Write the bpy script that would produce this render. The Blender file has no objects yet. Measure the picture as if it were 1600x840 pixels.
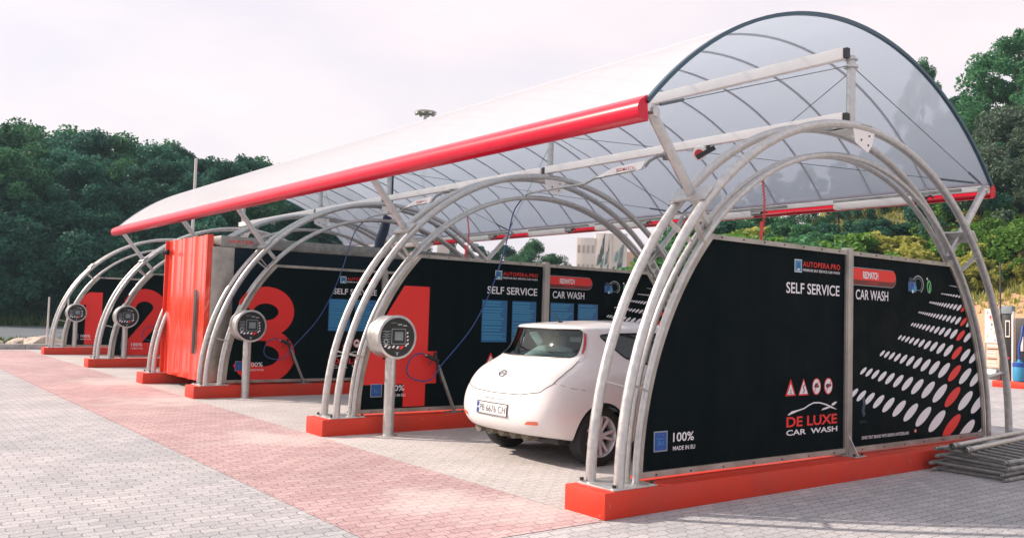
import bpy, bmesh, math, random
from mathutils import Vector, Matrix, noise
from mathutils.bvhtree import BVHTree
R = math.radians
PI = math.pi
scene = bpy.context.scene
col = scene.collection

# ------------------------------------------------------------------ camera, sky, sun, exposure
cam_d = bpy.data.cameras.new('camera')
cam_d.sensor_width = 36.0
cam_d.lens = 1370.0 / 1600.0 * 36.0
cam_d.clip_start = 0.05
cam_d.clip_end = 3000
cam = bpy.data.objects.new('camera', cam_d)
col.objects.link(cam)
cr = Vector((0.60666811, 0.79438349, 0.03014412))
cu = Vector((0.02365336, -0.0559405, 0.99815389))
cf = Vector((-0.79460325, 0.60483513, 0.05272715))
m = Matrix((cr, cu, -cf)).transposed().to_4x4()
m.translation = (5.2037, -4.7471, 1.5551)
cam.matrix_world = m
scene.camera = cam

SUN_EL = R(34)
SUN_DIR = Vector((-0.74 * math.cos(SUN_EL), -0.67 * math.cos(SUN_EL), math.sin(SUN_EL)))
world = bpy.data.worlds.new('World')
scene.world = world
world.use_nodes = True
wn, wl = world.node_tree.nodes, world.node_tree.links
wn.clear()
wo = wn.new('ShaderNodeOutputWorld')
sky = wn.new('ShaderNodeTexSky')
sky.sky_type = 'NISHITA'
sky.sun_disc = False
sky.sun_elevation = SUN_EL
sky.sun_rotation = math.atan2(-0.74, -0.67)
sky.air_density = 1.2
sky.dust_density = 4.0
sky.ozone_density = 1.0
bg1 = wn.new('ShaderNodeBackground')
bg1.inputs['Strength'].default_value = 0.10
wl.new(sky.outputs[0], bg1.inputs[0])
# thin high cloud veil: pale, broken up by noise
tc = wn.new('ShaderNodeTexCoord')
mp = wn.new('ShaderNodeMapping')
mp.inputs['Scale'].default_value = (1.0, 1.0, 3.2)
wl.new(tc.outputs['Generated'], mp.inputs[0])
nz = wn.new('ShaderNodeTexNoise')
nz.inputs['Scale'].default_value = 2.6
nz.inputs['Detail'].default_value = 6
nz.inputs['Roughness'].default_value = 0.55
wl.new(mp.outputs[0], nz.inputs['Vector'])
rmp = wn.new('ShaderNodeValToRGB')
rmp.color_ramp.elements[0].position = 0.35
rmp.color_ramp.elements[0].color = (0.80, 0.725, 0.79, 1)
rmp.color_ramp.elements[1].position = 0.68
rmp.color_ramp.elements[1].color = (0.965, 0.835, 0.835, 1)
wl.new(nz.outputs['Fac'], rmp.inputs[0])
bg2 = wn.new('ShaderNodeBackground')
bg2.inputs['Strength'].default_value = 0.625
wl.new(rmp.outputs[0], bg2.inputs[0])
mx = wn.new('ShaderNodeMixShader')
mx.inputs[0].default_value = 0.86
wl.new(bg1.outputs[0], mx.inputs[1])
wl.new(bg2.outputs[0], mx.inputs[2])
wl.new(mx.outputs[0], wo.inputs[0])

sun_d = bpy.data.lights.new('sun', 'SUN')
sun_d.energy = 3.3
sun_d.angle = R(1.0)
sun_d.color = (1.0, 0.84, 0.72)
sun = bpy.data.objects.new('sun', sun_d)
col.objects.link(sun)
sun.rotation_euler = SUN_DIR.to_track_quat('Z', 'Y').to_euler()
sun.location = (-20, -20, 30)

vs = scene.view_settings
vs.view_transform = 'Standard'
vs.look = 'None'
vs.exposure = 0.99
vs.gamma = 1.0

# ------------------------------------------------------------------ materials
def new_mat(name):
    mt = bpy.data.materials.new(name)
    mt.use_nodes = True
    nt = mt.node_tree
    bs = nt.nodes['Principled BSDF']
    return mt, nt.nodes, nt.links, bs

def pmat(name, c, rough=0.5, metal=0.0, var=0.0, scale=6.0, bump=0.0, bscale=40.0, c2=None, coat=0.0, rvar=0.0, spec=0.5, detail=6):
    mt, n, l, bs = new_mat(name)
    bs.inputs['Base Color'].default_value = (*c, 1)
    bs.inputs['Roughness'].default_value = rough
    bs.inputs['Metallic'].default_value = metal
    bs.inputs['Coat Weight'].default_value = coat
    bs.inputs['Coat Roughness'].default_value = 0.10
    bs.inputs['Specular IOR Level'].default_value = spec
    tcx = n.new('ShaderNodeTexCoord')
    if var or c2:
        nn = n.new('ShaderNodeTexNoise')
        nn.inputs['Scale'].default_value = scale
        nn.inputs['Detail'].default_value = detail
        nn.inputs['Roughness'].default_value = 0.6
        l.new(tcx.outputs['Object'], nn.inputs['Vector'])
        rp = n.new('ShaderNodeValToRGB')
        a = c2 if c2 else tuple(max(0, v * (1 - var)) for v in c)
        b = c if c2 else tuple(min(1, v * (1 + var)) for v in c)
        rp.color_ramp.elements[0].position = 0.32
        rp.color_ramp.elements[1].position = 0.68
        rp.color_ramp.elements[0].color = (*a, 1)
        rp.color_ramp.elements[1].color = (*b, 1)
        l.new(nn.outputs['Fac'], rp.inputs[0])
        l.new(rp.outputs[0], bs.inputs['Base Color'])
        if rvar:
            mr = n.new('ShaderNodeMapRange')
            mr.inputs['From Min'].default_value = 0.3
            mr.inputs['From Max'].default_value = 0.7
            mr.inputs['To Min'].default_value = max(0.02, rough - rvar)
            mr.inputs['To Max'].default_value = min(1, rough + rvar)
            l.new(nn.outputs['Fac'], mr.inputs[0])
            l.new(mr.outputs[0], bs.inputs['Roughness'])
    if bump:
        nb = n.new('ShaderNodeTexNoise')
        nb.inputs['Scale'].default_value = bscale
        nb.inputs['Detail'].default_value = 4
        l.new(tcx.outputs['Object'], nb.inputs['Vector'])
        bp = n.new('ShaderNodeBump')
        bp.inputs['Strength'].default_value = bump
        bp.inputs['Distance'].default_value = 0.01
        l.new(nb.outputs['Fac'], bp.inputs['Height'])
        l.new(bp.outputs[0], bs.inputs['Normal'])
    return mt

def paver_mat(name, c1, c2, mortar, stain, dust=()):
    mt, n, l, bs = new_mat(name)
    g = n.new('ShaderNodeNewGeometry')
    # zigzag interlocking blocks: each coordinate is pushed by a triangle wave of the other
    sp = n.new('ShaderNodeSeparateXYZ'); l.new(g.outputs['Position'], sp.inputs[0])
    nw = n.new('ShaderNodeTexNoise'); nw.inputs['Scale'].default_value = 5.0
    l.new(g.outputs['Position'], nw.inputs['Vector'])
    def zig(src, period, amp, base):
        period *= .88; amp *= .88
        pp = n.new('ShaderNodeMath'); pp.operation = 'PINGPONG'; pp.inputs[1].default_value = period / 2
        l.new(sp.outputs[src], pp.inputs[0])
        mm = n.new('ShaderNodeMath'); mm.operation = 'MULTIPLY_ADD'; mm.inputs[1].default_value = amp / (period / 2)
        l.new(pp.outputs[0], mm.inputs[0]); l.new(sp.outputs[base], mm.inputs[2])
        m3 = n.new('ShaderNodeMath'); m3.operation = 'MULTIPLY_ADD'; m3.inputs[1].default_value = 0.02
        l.new(nw.outputs['Fac'], m3.inputs[0]); l.new(mm.outputs[0], m3.inputs[2])
        return m3
    u_, v_ = zig('X', 0.1125, 0.016, 'Y'), zig('Y', 0.1125, 0.020, 'X')
    ad = n.new('ShaderNodeCombineXYZ'); l.new(u_.outputs[0], ad.inputs[0]); l.new(v_.outputs[0], ad.inputs[1])
    br = n.new('ShaderNodeTexBrick')
    br.offset = 0.5
    br.inputs['Scale'].default_value = 1.0
    br.inputs['Brick Width'].default_value = 0.198
    br.inputs['Row Height'].default_value = 0.099
    br.inputs['Mortar Size'].default_value = 0.0042
    br.inputs['Mortar Smooth'].default_value = 0.6
    br.inputs['Bias'].default_value = 0.0
    br.inputs['Color1'].default_value = (*c1, 1)
    br.inputs['Color2'].default_value = (*c2, 1)
    br.inputs['Mortar'].default_value = (*mortar, 1)
    l.new(ad.outputs[0], br.inputs['Vector'])
    # blotches
    n1 = n.new('ShaderNodeTexNoise'); n1.inputs['Scale'].default_value = 0.55; n1.inputs['Detail'].default_value = 7
    n1.inputs['Roughness'].default_value = 0.65
    l.new(g.outputs['Position'], n1.inputs['Vector'])
    r1 = n.new('ShaderNodeValToRGB')
    r1.color_ramp.elements[0].position = 0.36; r1.color_ramp.elements[0].color = (*stain, 1)
    r1.color_ramp.elements[1].position = 0.66; r1.color_ramp.elements[1].color = (1.06, 1.04, 1.04, 1)
    l.new(n1.outputs['Fac'], r1.inputs[0])
    mu = n.new('ShaderNodeMix'); mu.data_type = 'RGBA'; mu.blend_type = 'MULTIPLY'
    mu.inputs[0].default_value = 1.0
    l.new(br.outputs['Color'], mu.inputs[6]); l.new(r1.outputs[0], mu.inputs[7])
    n1b = n.new('ShaderNodeTexNoise'); n1b.inputs['Scale'].default_value = 2.2; n1b.inputs['Detail'].default_value = 8
    l.new(g.outputs['Position'], n1b.inputs['Vector'])
    n2 = n.new('ShaderNodeTexNoise'); n2.inputs['Scale'].default_value = 60; n2.inputs['Detail'].default_value = 3
    l.new(g.outputs['Position'], n2.inputs['Vector'])
    r2 = n.new('ShaderNodeValToRGB')
    r2.color_ramp.elements[0].position = 0.3; r2.color_ramp.elements[0].color = (0.74, 0.74, 0.76, 1)
    r2.color_ramp.elements[1].position = 0.7; r2.color_ramp.elements[1].color = (1.14, 1.12, 1.12, 1)
    l.new(n2.outputs['Fac'], r2.inputs[0])
    mu2 = n.new('ShaderNodeMix'); mu2.data_type = 'RGBA'; mu2.blend_type = 'MULTIPLY'
    mu2.inputs[0].default_value = 1.0
    l.new(mu.outputs[2], mu2.inputs[6]); l.new(r2.outputs[0], mu2.inputs[7])
    colour = mu2.outputs[2]
    # spilled cement dust: pale ragged patches lying on the blocks
    for (dx, dy, dr) in dust:
        vsb = n.new('ShaderNodeVectorMath'); vsb.operation = 'DISTANCE'; vsb.inputs[1].default_value = (dx, dy, 0)
        l.new(g.outputs['Position'], vsb.inputs[0])
        dn = n.new('ShaderNodeMath'); dn.operation = 'MULTIPLY_ADD'; dn.inputs[1].default_value = 2.2 * dr; dn.inputs[2].default_value = -1.1 * dr
        l.new(n1b.outputs['Fac'], dn.inputs[0])
        sm = n.new('ShaderNodeMath'); sm.operation = 'ADD'; l.new(vsb.outputs['Value'], sm.inputs[0]); l.new(dn.outputs[0], sm.inputs[1])
        mrr = n.new('ShaderNodeMapRange'); mrr.inputs['From Min'].default_value = dr; mrr.inputs['From Max'].default_value = dr * .2
        mrr.inputs['To Max'].default_value = 0.6
        l.new(sm.outputs[0], mrr.inputs[0])
        mxd = n.new('ShaderNodeMix'); mxd.data_type = 'RGBA'; l.new(mrr.outputs[0], mxd.inputs[0]); l.new(colour, mxd.inputs[6])
        mxd.inputs[7].default_value = (0.60, 0.55, 0.53, 1); colour = mxd.outputs[2]
    l.new(colour, bs.inputs['Base Color'])
    bs.inputs['Roughness'].default_value = 0.9
    bs.inputs['Specular IOR Level'].default_value = 0.25
    inv = n.new('ShaderNodeMath'); inv.operation = 'SUBTRACT'; inv.inputs[0].default_value = 1.0
    l.new(br.outputs['Fac'], inv.inputs[1])
    a2 = n.new('ShaderNodeMath'); a2.operation = 'MULTIPLY_ADD'; a2.inputs[1].default_value = 0.25
    l.new(n2.outputs['Fac'], a2.inputs[0]); l.new(inv.outputs[0], a2.inputs[2])
    bp = n.new('ShaderNodeBump'); bp.inputs['Strength'].default_value = 0.9; bp.inputs['Distance'].default_value = 0.010
    l.new(a2.outputs[0], bp.inputs['Height'])
    l.new(bp.outputs[0], bs.inputs['Normal'])
    return mt

def weathered(name, c, rough, dirt, chips, spec=0.4, streak=False):
    mt, n, l, bs = new_mat(name)
    g = n.new('ShaderNodeNewGeometry')
    def nz(scale, det, vec=None, rgh=.6):
        x = n.new('ShaderNodeTexNoise'); x.inputs['Scale'].default_value = scale; x.inputs['Detail'].default_value = det; x.inputs['Roughness'].default_value = rgh
        l.new(vec or g.outputs['Position'], x.inputs['Vector']); return x
    def ramp(src, p0, p1):
        x = n.new('ShaderNodeMapRange'); x.inputs['From Min'].default_value = p0; x.inputs['From Max'].default_value = p1
        l.new(src, x.inputs[0]); return x.outputs[0]
    def mixc(a, b, f, k=1.0):
        x = n.new('ShaderNodeMix'); x.data_type = 'RGBA'
        mm = n.new('ShaderNodeMath'); mm.operation = 'MULTIPLY'; mm.inputs[1].default_value = k; l.new(f, mm.inputs[0]); l.new(mm.outputs[0], x.inputs[0])
        if isinstance(a, tuple): x.inputs[6].default_value = (*a, 1)
        else: l.new(a, x.inputs[6])
        x.inputs[7].default_value = (*b, 1)
        return x.outputs[2]
    vec = None
    if streak:
        mpp = n.new('ShaderNodeMapping'); mpp.inputs['Scale'].default_value = (6, 6, .5); l.new(g.outputs['Position'], mpp.inputs[0]); vec = mpp.outputs[0]
    a = mixc(c, dirt, ramp(nz(1.4 if not streak else 1.0, 8, vec, .7).outputs['Fac'], .44, .70), .65)
    b = mixc(a, chips, ramp(nz(9, 8, None, .8).outputs['Fac'], .615, .65), .6)
    l.new(b, bs.inputs['Base Color'])
    l.new(ramp(nz(3, 5).outputs['Fac'], .0, 1.0), bs.inputs['Roughness'])
    mr = n.new('ShaderNodeMapRange'); mr.inputs['From Min'].default_value = .3; mr.inputs['From Max'].default_value = .7
    mr.inputs['To Min'].default_value = max(.05, rough - .14); mr.inputs['To Max'].default_value = min(1, rough + .14)
    l.new(nz(3, 5).outputs['Fac'], mr.inputs[0]); l.new(mr.outputs[0], bs.inputs['Roughness'])
    bs.inputs['Specular IOR Level'].default_value = spec
    bp = n.new('ShaderNodeBump'); bp.inputs['Strength'].default_value = .25; bp.inputs['Distance'].default_value = .004
    l.new(nz(40, 4).outputs['Fac'], bp.inputs['Height']); l.new(bp.outputs[0], bs.inputs['Normal'])
    return mt

def leaf_mat(name, dark, light, trans=0.25):
    mt, n, l, bs = new_mat(name)
    g = n.new('ShaderNodeNewGeometry')
    rp = n.new('ShaderNodeValToRGB')
    rp.color_ramp.elements[0].color = (*dark, 1)
    rp.color_ramp.elements[1].color = (*light, 1)
    l.new(g.outputs['Random Per Island'], rp.inputs[0])
    oi = n.new('ShaderNodeObjectInfo')
    hs = n.new('ShaderNodeHueSaturation')
    mr = n.new('ShaderNodeMapRange')
    mr.inputs['To Min'].default_value = 0.75; mr.inputs['To Max'].default_value = 1.25
    l.new(oi.outputs['Random'], mr.inputs[0]); l.new(mr.outputs[0], hs.inputs['Value'])
    l.new(rp.outputs[0], hs.inputs['Color'])
    l.new(hs.outputs[0], bs.inputs['Base Color'])
    bs.inputs['Roughness'].default_value = 0.6
    bs.inputs['Specular IOR Level'].default_value = 0.25
    tr = n.new('ShaderNodeBsdfTranslucent')
    l.new(hs.outputs[0], tr.inputs[0])
    ms = n.new('ShaderNodeMixShader'); ms.inputs[0].default_value = trans
    out = [x for x in n if x.type == 'OUTPUT_MATERIAL'][0]
    l.new(bs.outputs[0], ms.inputs[1]); l.new(tr.outputs[0], ms.inputs[2]); l.new(ms.outputs[0], out.inputs[0])
    return mt

M = {}
M['steel'] = pmat('galvanised_steel', (0.60, 0.60, 0.585), 0.38, 0.75, c2=(0.44, 0.45, 0.45), scale=16, bump=0.05, bscale=60, rvar=0.1)
M['steel_dark'] = pmat('weathered_steel', (0.36, 0.37, 0.36), 0.5, 0.6, c2=(0.22, 0.23, 0.22), scale=9, bump=0.05, bscale=60, rvar=0.1)
M['steel_frame'] = pmat('brushed_steel_frame', (0.50, 0.47, 0.43), 0.5, 0.6, c2=(0.30, 0.29, 0.26), scale=4, rvar=0.12)
M['alu'] = pmat('pale_painted_beam', (0.90, 0.88, 0.86), 0.45, 0.0, var=0.05, scale=3)
M['bolt'] = pmat('dark_bolt', (0.02, 0.02, 0.025), 0.5)
M['kerb'] = weathered('red_painted_concrete', (0.58, 0.034, 0.012), 0.55, (0.36, 0.050, 0.035), (0.50, 0.21, 0.16))
M['red_metal'] = pmat('red_gutter_paint', (0.60, 0.004, 0.032), 0.30, 0, var=0.06, scale=2, coat=0.15, spec=0.3)
M['red_sheet'] = pmat('red_corrugated_sheet', (0.80, 0.042, 0.010), 0.22, 0, c2=(0.66, 0.030, 0.008), scale=2.2, coat=0.6)
M['panel'] = weathered('black_panel', (0.0020, 0.0058, 0.0075), 0.6, (0.005, 0.009, 0.011), (0.005, 0.009, 0.011), spec=0.04, streak=True)
M['navy'] = pmat('navy_wall_sheet', (0.006, 0.018, 0.030), 0.55, 0, var=0.2, scale=1.0, spec=0.15)
M['navy_hose'] = pmat('navy_duct', (0.012, 0.030, 0.075), 0.45)
M['white_ink'] = pmat('white_print', (0.74, 0.73, 0.76), 0.5)
M['red_ink'] = pmat('red_print', (0.72, 0.020, 0.016), 0.5)
M['darkred_ink'] = pmat('dark_red_print', (0.13, 0.012, 0.012), 0.5)
M['blue_ink'] = pmat('cyan_print', (0.035, 0.25, 0.44), 0.5)
M['blue_ink2'] = pmat('blue_print', (0.014, 0.12, 0.29), 0.5)
M['euro_ink'] = pmat('deep_blue_print', (0.012, 0.060, 0.30), 0.5)
M['green_ink'] = pmat('green_print', (0.10, 0.42, 0.14), 0.5)
M['dim_ink'] = pmat('dim_blue_print', (0.010, 0.035, 0.075), 0.5)
M['black_ink'] = pmat('black_print', (0.01, 0.01, 0.012), 0.5)
M['grey_ink'] = pmat('grey_print', (0.28, 0.34, 0.36), 0.5)
M['screen'] = pmat('grey_lcd', (0.16, 0.20, 0.21), 0.25)
M['edge_trim'] = pmat('teal_grey_edge_profile', (0.040, 0.090, 0.13), 0.4, 0.2)
M['rib'] = pmat('roof_joint_profile', (0.50, 0.53, 0.57), 0.5, 0.1)
M['cable'] = pmat('steel_cable', (0.13, 0.16, 0.18), 0.45, 0.6)
M['blue_hose'] = pmat('blue_hose_rubber', (0.020, 0.055, 0.20), 0.45)
M['red_hose'] = pmat('red_hose_rubber', (0.60, 0.05, 0.06), 0.45)
M['black_rubber'] = pmat('black_rubber', (0.012, 0.013, 0.015), 0.6)
M['tyre'] = pmat('tyre_rubber', (0.016, 0.017, 0.018), 0.75, 0, bump=0.2, bscale=90)
M['rim'] = pmat('silver_rim', (0.62, 0.62, 0.64), 0.35, 0.25)
M['carpaint'] = pmat('white_car_paint', (0.78, 0.765, 0.76), 0.30, 0, var=0.03, scale=5, coat=0.6)
M['car_black'] = pmat('car_black_trim', (0.012, 0.013, 0.015), 0.35)
M['car_inner'] = pmat('dark_cabin_lining', (0.03, 0.035, 0.037), 0.8)
M['seat'] = pmat('grey_seat_cloth', (0.24, 0.29, 0.30), 0.9, 0, var=0.15, scale=20)
M['under'] = pmat('dirty_underbody_plastic', (0.10, 0.09, 0.07), 0.8, 0, c2=(0.2, 0.18, 0.14), scale=8)
M['lens_red'] = pmat('red_lens', (0.42, 0.010, 0.028), 0.15, 0, coat=0.6)
M['lens_clear'] = pmat('clear_lens', (0.62, 0.60, 0.62), 0.15, 0, coat=0.6)
M['lens_orange'] = pmat('orange_reflector', (0.72, 0.16, 0.09), 0.25)
M['chrome'] = pmat('chrome_badge', (0.5, 0.52, 0.56), 0.15, 1.0)
M['plate'] = pmat('plate_white', (0.76, 0.76, 0.74), 0.4)
M['lamp_tube'] = pmat('white_lamp_tube', (0.85, 0.82, 0.80), 0.35)
M['concrete'] = pmat('kerb_concrete', (0.42, 0.41, 0.40), 0.9, 0, var=0.2, scale=5, bump=0.3)
M['asphalt'] = pmat('asphalt', (0.085, 0.105, 0.125), 0.85, 0, var=0.25, scale=0.6, bump=0.3, bscale=30)
M['soil'] = pmat('verge_soil_grass', (0.07, 0.085, 0.035), 0.95, 0, c2=(0.15, 0.14, 0.075), scale=0.25, bump=0.5, bscale=6, detail=8)
M['sand'] = pmat('sandy_cut_bank', (0.55, 0.34, 0.22), 0.95, 0, c2=(0.42, 0.27, 0.16), scale=0.8, bump=0.8, bscale=3, detail=8)
M['rubble'] = pmat('rubble_stone', (0.44, 0.38, 0.32), 0.9, 0, var=0.25, scale=4, bump=0.6, bscale=9)
M['pole'] = pmat('pale_pole', (0.62, 0.60, 0.58), 0.5, 0.2, var=0.08)
M['dark_pole'] = pmat('dark_pole', (0.05, 0.05, 0.05), 0.6)
M['render_white'] = pmat('pale_render', (0.74, 0.66, 0.62), 0.85, 0, var=0.08, scale=0.3)
M['pale_window'] = pmat('pale_far_window', (0.46, 0.40, 0.38), 0.5)  # far glass paled, overexposed daylight put into its colour
M['render_peach'] = pmat('peach_render', (0.72, 0.48, 0.34), 0.85, 0, var=0.08, scale=0.3)
M['mural_grey'] = pmat('mural_grey_paint', (0.20, 0.24, 0.26), 0.8, 0, var=0.5, scale=0.5)
M['mural_teal'] = pmat('mural_teal_paint', (0.16, 0.34, 0.34), 0.8, 0, var=0.3, scale=0.5)
M['win'] = pmat('dark_window', (0.06, 0.07, 0.08), 0.15)
M['bark'] = pmat('bark', (0.07, 0.055, 0.04), 0.95, 0, var=0.3, scale=6, bump=0.6, bscale=12)
M['bay'] = paver_mat('pale_bay_paving', (0.555, 0.545, 0.53), (0.515, 0.505, 0.49), (0.44, 0.43, 0.42), (0.80, 0.80, 0.79))
M['paver_grey'] = paver_mat('grey_pavers', (0.51, 0.51, 0.515), (0.41, 0.415, 0.425), (0.27, 0.275, 0.285), (0.78, 0.82, 0.83))
M['paver_red'] = paver_mat('red_pavers', (0.54, 0.415, 0.41), (0.46, 0.325, 0.325), (0.32, 0.21, 0.215), (0.82, 0.80, 0.81), ((-4.9, -.45, .9), (-9.6, -.30, 1.2), (-1.0, -.75, .7), (-13.4, -.25, 1.3), (-0.3, -.15, .6)))
M['leaf_dark'] = leaf_mat('dark_leaves', (0.020, 0.085, 0.066), (0.055, 0.185, 0.115), 0.4)
M['leaf_mid'] = leaf_mat('mid_leaves', (0.028, 0.110, 0.060), (0.090, 0.250, 0.100), 0.4)
M['leaf_bright'] = leaf_mat('bright_leaves', (0.055, 0.170, 0.030), (0.175, 0.330, 0.055), 0.4)
M['leaf_yellow'] = leaf_mat('yellow_green_leaves', (0.22, 0.26, 0.045), (0.50, 0.48, 0.13), 0.45)
M['leaf_grey'] = leaf_mat('grey_green_leaves', (0.045, 0.085, 0.060), (0.135, 0.185, 0.120))
M['grass'] = leaf_mat('verge_grass_blades', (0.035, 0.075, 0.02), (0.12, 0.17, 0.05))

def roof_material(name, share, tint):
    mt, n, l, bs = new_mat(name)
    bs.inputs['Base Color'].default_value = (0.84, 0.84, 0.87, 1)
    bs.inputs['Roughness'].default_value = 0.35
    tr = n.new('ShaderNodeBsdfTransparent'); tr.inputs[0].default_value = (0.86, 0.91, 0.94, 1)
    tl = n.new('ShaderNodeBsdfTranslucent'); tl.inputs[0].default_value = (*tint, 1)
    m1 = n.new('ShaderNodeMixShader'); m1.inputs[0].default_value = share
    m2 = n.new('ShaderNodeMixShader'); m2.inputs[0].default_value = 0.39
    out = [x for x in n if x.type == 'OUTPUT_MATERIAL'][0]
    l.new(bs.outputs[0], m1.inputs[1]); l.new(tl.outputs[0], m1.inputs[2])
    l.new(m1.outputs[0], m2.inputs[1]); l.new(tr.outputs[0], m2.inputs[2])
    l.new(m2.outputs[0], out.inputs[0])
    return mt
M['roof_outer'] = roof_material('polycarbonate_outer_skin', 0.36, (0.86, 0.88, 0.92))  # whiter than the inner skin: bright sky reflection put into its colour
M['roof_inner'] = roof_material('polycarbonate_inner_skin', 0.62, (0.54, 0.655, 0.76))

def glass_material():
    mt, n, l, bs = new_mat('tinted_car_glass')
    gl = n.new('ShaderNodeBsdfGlossy'); gl.inputs['Roughness'].default_value = 0.03
    gl.inputs[0].default_value = (0.8, 0.88, 0.88, 1)
    tr = n.new('ShaderNodeBsdfTransparent'); tr.inputs[0].default_value = (0.66, 0.80, 0.78, 1)
    fr = n.new('ShaderNodeFresnel'); fr.inputs[0].default_value = 1.5
    mm = n.new('ShaderNodeMath'); mm.operation = 'ADD'; mm.inputs[1].default_value = 0.02
    l.new(fr.outputs[0], mm.inputs[0])
    mx_ = n.new('ShaderNodeMixShader')
    out = [x for x in n if x.type == 'OUTPUT_MATERIAL'][0]
    l.new(mm.outputs[0], mx_.inputs[0]); l.new(tr.outputs[0], mx_.inputs[1]); l.new(gl.outputs[0], mx_.inputs[2])
    l.new(mx_.outputs[0], out.inputs[0])
    return mt
M['glass'] = glass_material()

# ------------------------------------------------------------------ mesh helpers
class MB:
    """collects geometry with per-face materials; build() links ONE mesh object"""
    def __init__(s):
        s.v, s.f, s.m, s.mats = [], [], [], []
    def mi(s, mat):
        mt = M[mat] if isinstance(mat, str) else mat
        if mt not in s.mats: s.mats.append(mt)
        return s.mats.index(mt)
    def add(s, vs_, fs, mat):
        o = len(s.v); k = s.mi(mat)
        s.v += [tuple(v) for v in vs_]
        for f in fs:
            s.f.append(tuple(o + i for i in f)); s.m.append(k)
        return s
    def box(s, c, d, mat, rot=None, bev=0.0):
        bm = bmesh.new()
        bmesh.ops.create_cube(bm, size=1.0)
        bmesh.ops.scale(bm, vec=d, verts=bm.verts)
        if bev:
            bmesh.ops.bevel(bm, geom=list(bm.edges), offset=bev, segments=2, profile=0.5, affect='EDGES')
        mtx = Matrix.Translation(c) @ (rot.to_4x4() if rot else Matrix.Identity(4))
        bm.transform(mtx)
        bm.verts.index_update()
        s.add([v.co.copy() for v in bm.verts], [[v.index for v in f.verts] for f in bm.faces], mat)
        bm.free()
        return s
    def bar(s, a, b, w, h, mat, up=(0, 0, 1), bev=0.0):
        a, b = Vector(a), Vector(b); d = b - a; L = d.length; d.normalize()
        u = Vector(up)
        x = d.cross(u)
        if x.length < 1e-4: x = d.cross(Vector((1, 0, 0)))
        x.normalize(); z = x.cross(d)
        rot = Matrix((x, d, z)).transposed()
        return s.box((a + b) / 2, (w, L, h), mat, rot, bev)
    def tube(s, pts, r, mat, seg=12, closed=False, caps=True):
        P = [Vector(p) for p in pts]
        n = len(P)
        rr = r if isinstance(r, (list, tuple)) else [r] * n
        rings = []
        prev = None
        for i in range(n):
            if closed: t = P[(i + 1) % n] - P[i - 1]
            else: t = P[min(i + 1, n - 1)] - P[max(i - 1, 0)]
            t.normalize()
            if prev is None:
                ref = Vector((0, 0, 1)) if abs(t.z) < 0.9 else Vector((1, 0, 0))
                x = t.cross(ref).normalized()
            else:
                x = (prev - t * prev.dot(t)).normalized()
            prev = x
            y = t.cross(x)
            rings.append([P[i] + (x * math.cos(2 * PI * k / seg) + y * math.sin(2 * PI * k / seg)) * rr[i] for k in range(seg)])
        vs_ = [v for r_ in rings for v in r_]
        fs = []
        m_ = n if closed else n - 1
        for i in range(m_):
            a, b = i * seg, ((i + 1) % n) * seg
            for k in range(seg):
                k2 = (k + 1) % seg
                fs.append((a + k, a + k2, b + k2, b + k))
        if caps and not closed:
            fs.append(tuple(range(seg))[::-1]); fs.append(tuple((n - 1) * seg + k for k in range(seg)))
        return s.add(vs_, fs, mat)
    def cyl(s, a, b, r, mat, seg=16, r2=None):
        return s.tube([a, b], [r, r if r2 is None else r2], mat, seg)
    def lathe(s, prof, mat, seg=24, axis='Z', o=(0, 0, 0), mats=None, caps=True):
        """prof: list of (radius, height)"""
        vs_ = []
        for (r, h) in prof:
            for k in range(seg):
                a = 2 * PI * k / seg
                c, d = r * math.cos(a), r * math.sin(a)
                p = {'Z': (c, d, h), 'X': (h, c, d), 'Y': (d, h, c)}[axis]
                vs_.append((p[0] + o[0], p[1] + o[1], p[2] + o[2]))
        for i in range(len(prof) - 1):
            fs = []
            for k in range(seg):
                k2 = (k + 1) % seg
                fs.append((i * seg + k, i * seg + k2, (i + 1) * seg + k2, (i + 1) * seg + k))
            if i == 0:
                base = len(s.v); s.add(vs_, fs, mats[i] if mats else mat)
            else:
                kk = s.mi(mats[i] if mats else mat)
                for f in fs:
                    s.f.append(tuple(base + q for q in f)); s.m.append(kk)
        kk = s.mi(mats[0] if mats else mat)
        if caps and prof[0][0] > 1e-5:
            s.f.append(tuple(base + q for q in range(seg))[::-1]); s.m.append(kk)
        kk = s.mi(mats[-1] if mats else mat)
        if caps and prof[-1][0] > 1e-5:
            s.f.append(tuple(base + (len(prof) - 1) * seg + q for q in range(seg))); s.m.append(kk)
        return s
    def prism(s, poly, a, b, mat, plane='YZ'):
        """extrude a 2D polygon from a to b along the remaining axis"""
        def P(u, v, w):
            return {'YZ': (w, u, v), 'XZ': (u, w, v), 'XY': (u, v, w)}[plane]
        n = len(poly)
        vs_ = [P(u, v, a) for u, v in poly] + [P(u, v, b) for u, v in poly]
        fs = [tuple(range(n))[::-1], tuple(range(n, 2 * n))]
        for i in range(n):
            j = (i + 1) % n
            fs.append((i, j, n + j, n + i))
        return s.add(vs_, fs, mat)
    def build(s, name, parent=None, smooth=40, loc=None, kind=None, fix=True):
        me = bpy.data.meshes.new(name)
        me.from_pydata(s.v, [], s.f)
        for mt in s.mats: me.materials.append(mt)
        me.polygons.foreach_set('material_index', s.m)
        if fix:
            bm = bmesh.new(); bm.from_mesh(me)
            bmesh.ops.recalc_face_normals(bm, faces=bm.faces)
            bm.to_mesh(me); bm.free()
        if smooth:
            me.polygons.foreach_set('use_smooth', [True] * len(me.polygons))
            me.set_sharp_from_angle(angle=R(smooth))
        me.update()
        o = bpy.data.objects.new(name, me)
        col.objects.link(o)
        if parent: o.parent = parent
        if loc: o.location = loc
        if kind: o['kind'] = kind
        return o

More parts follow.
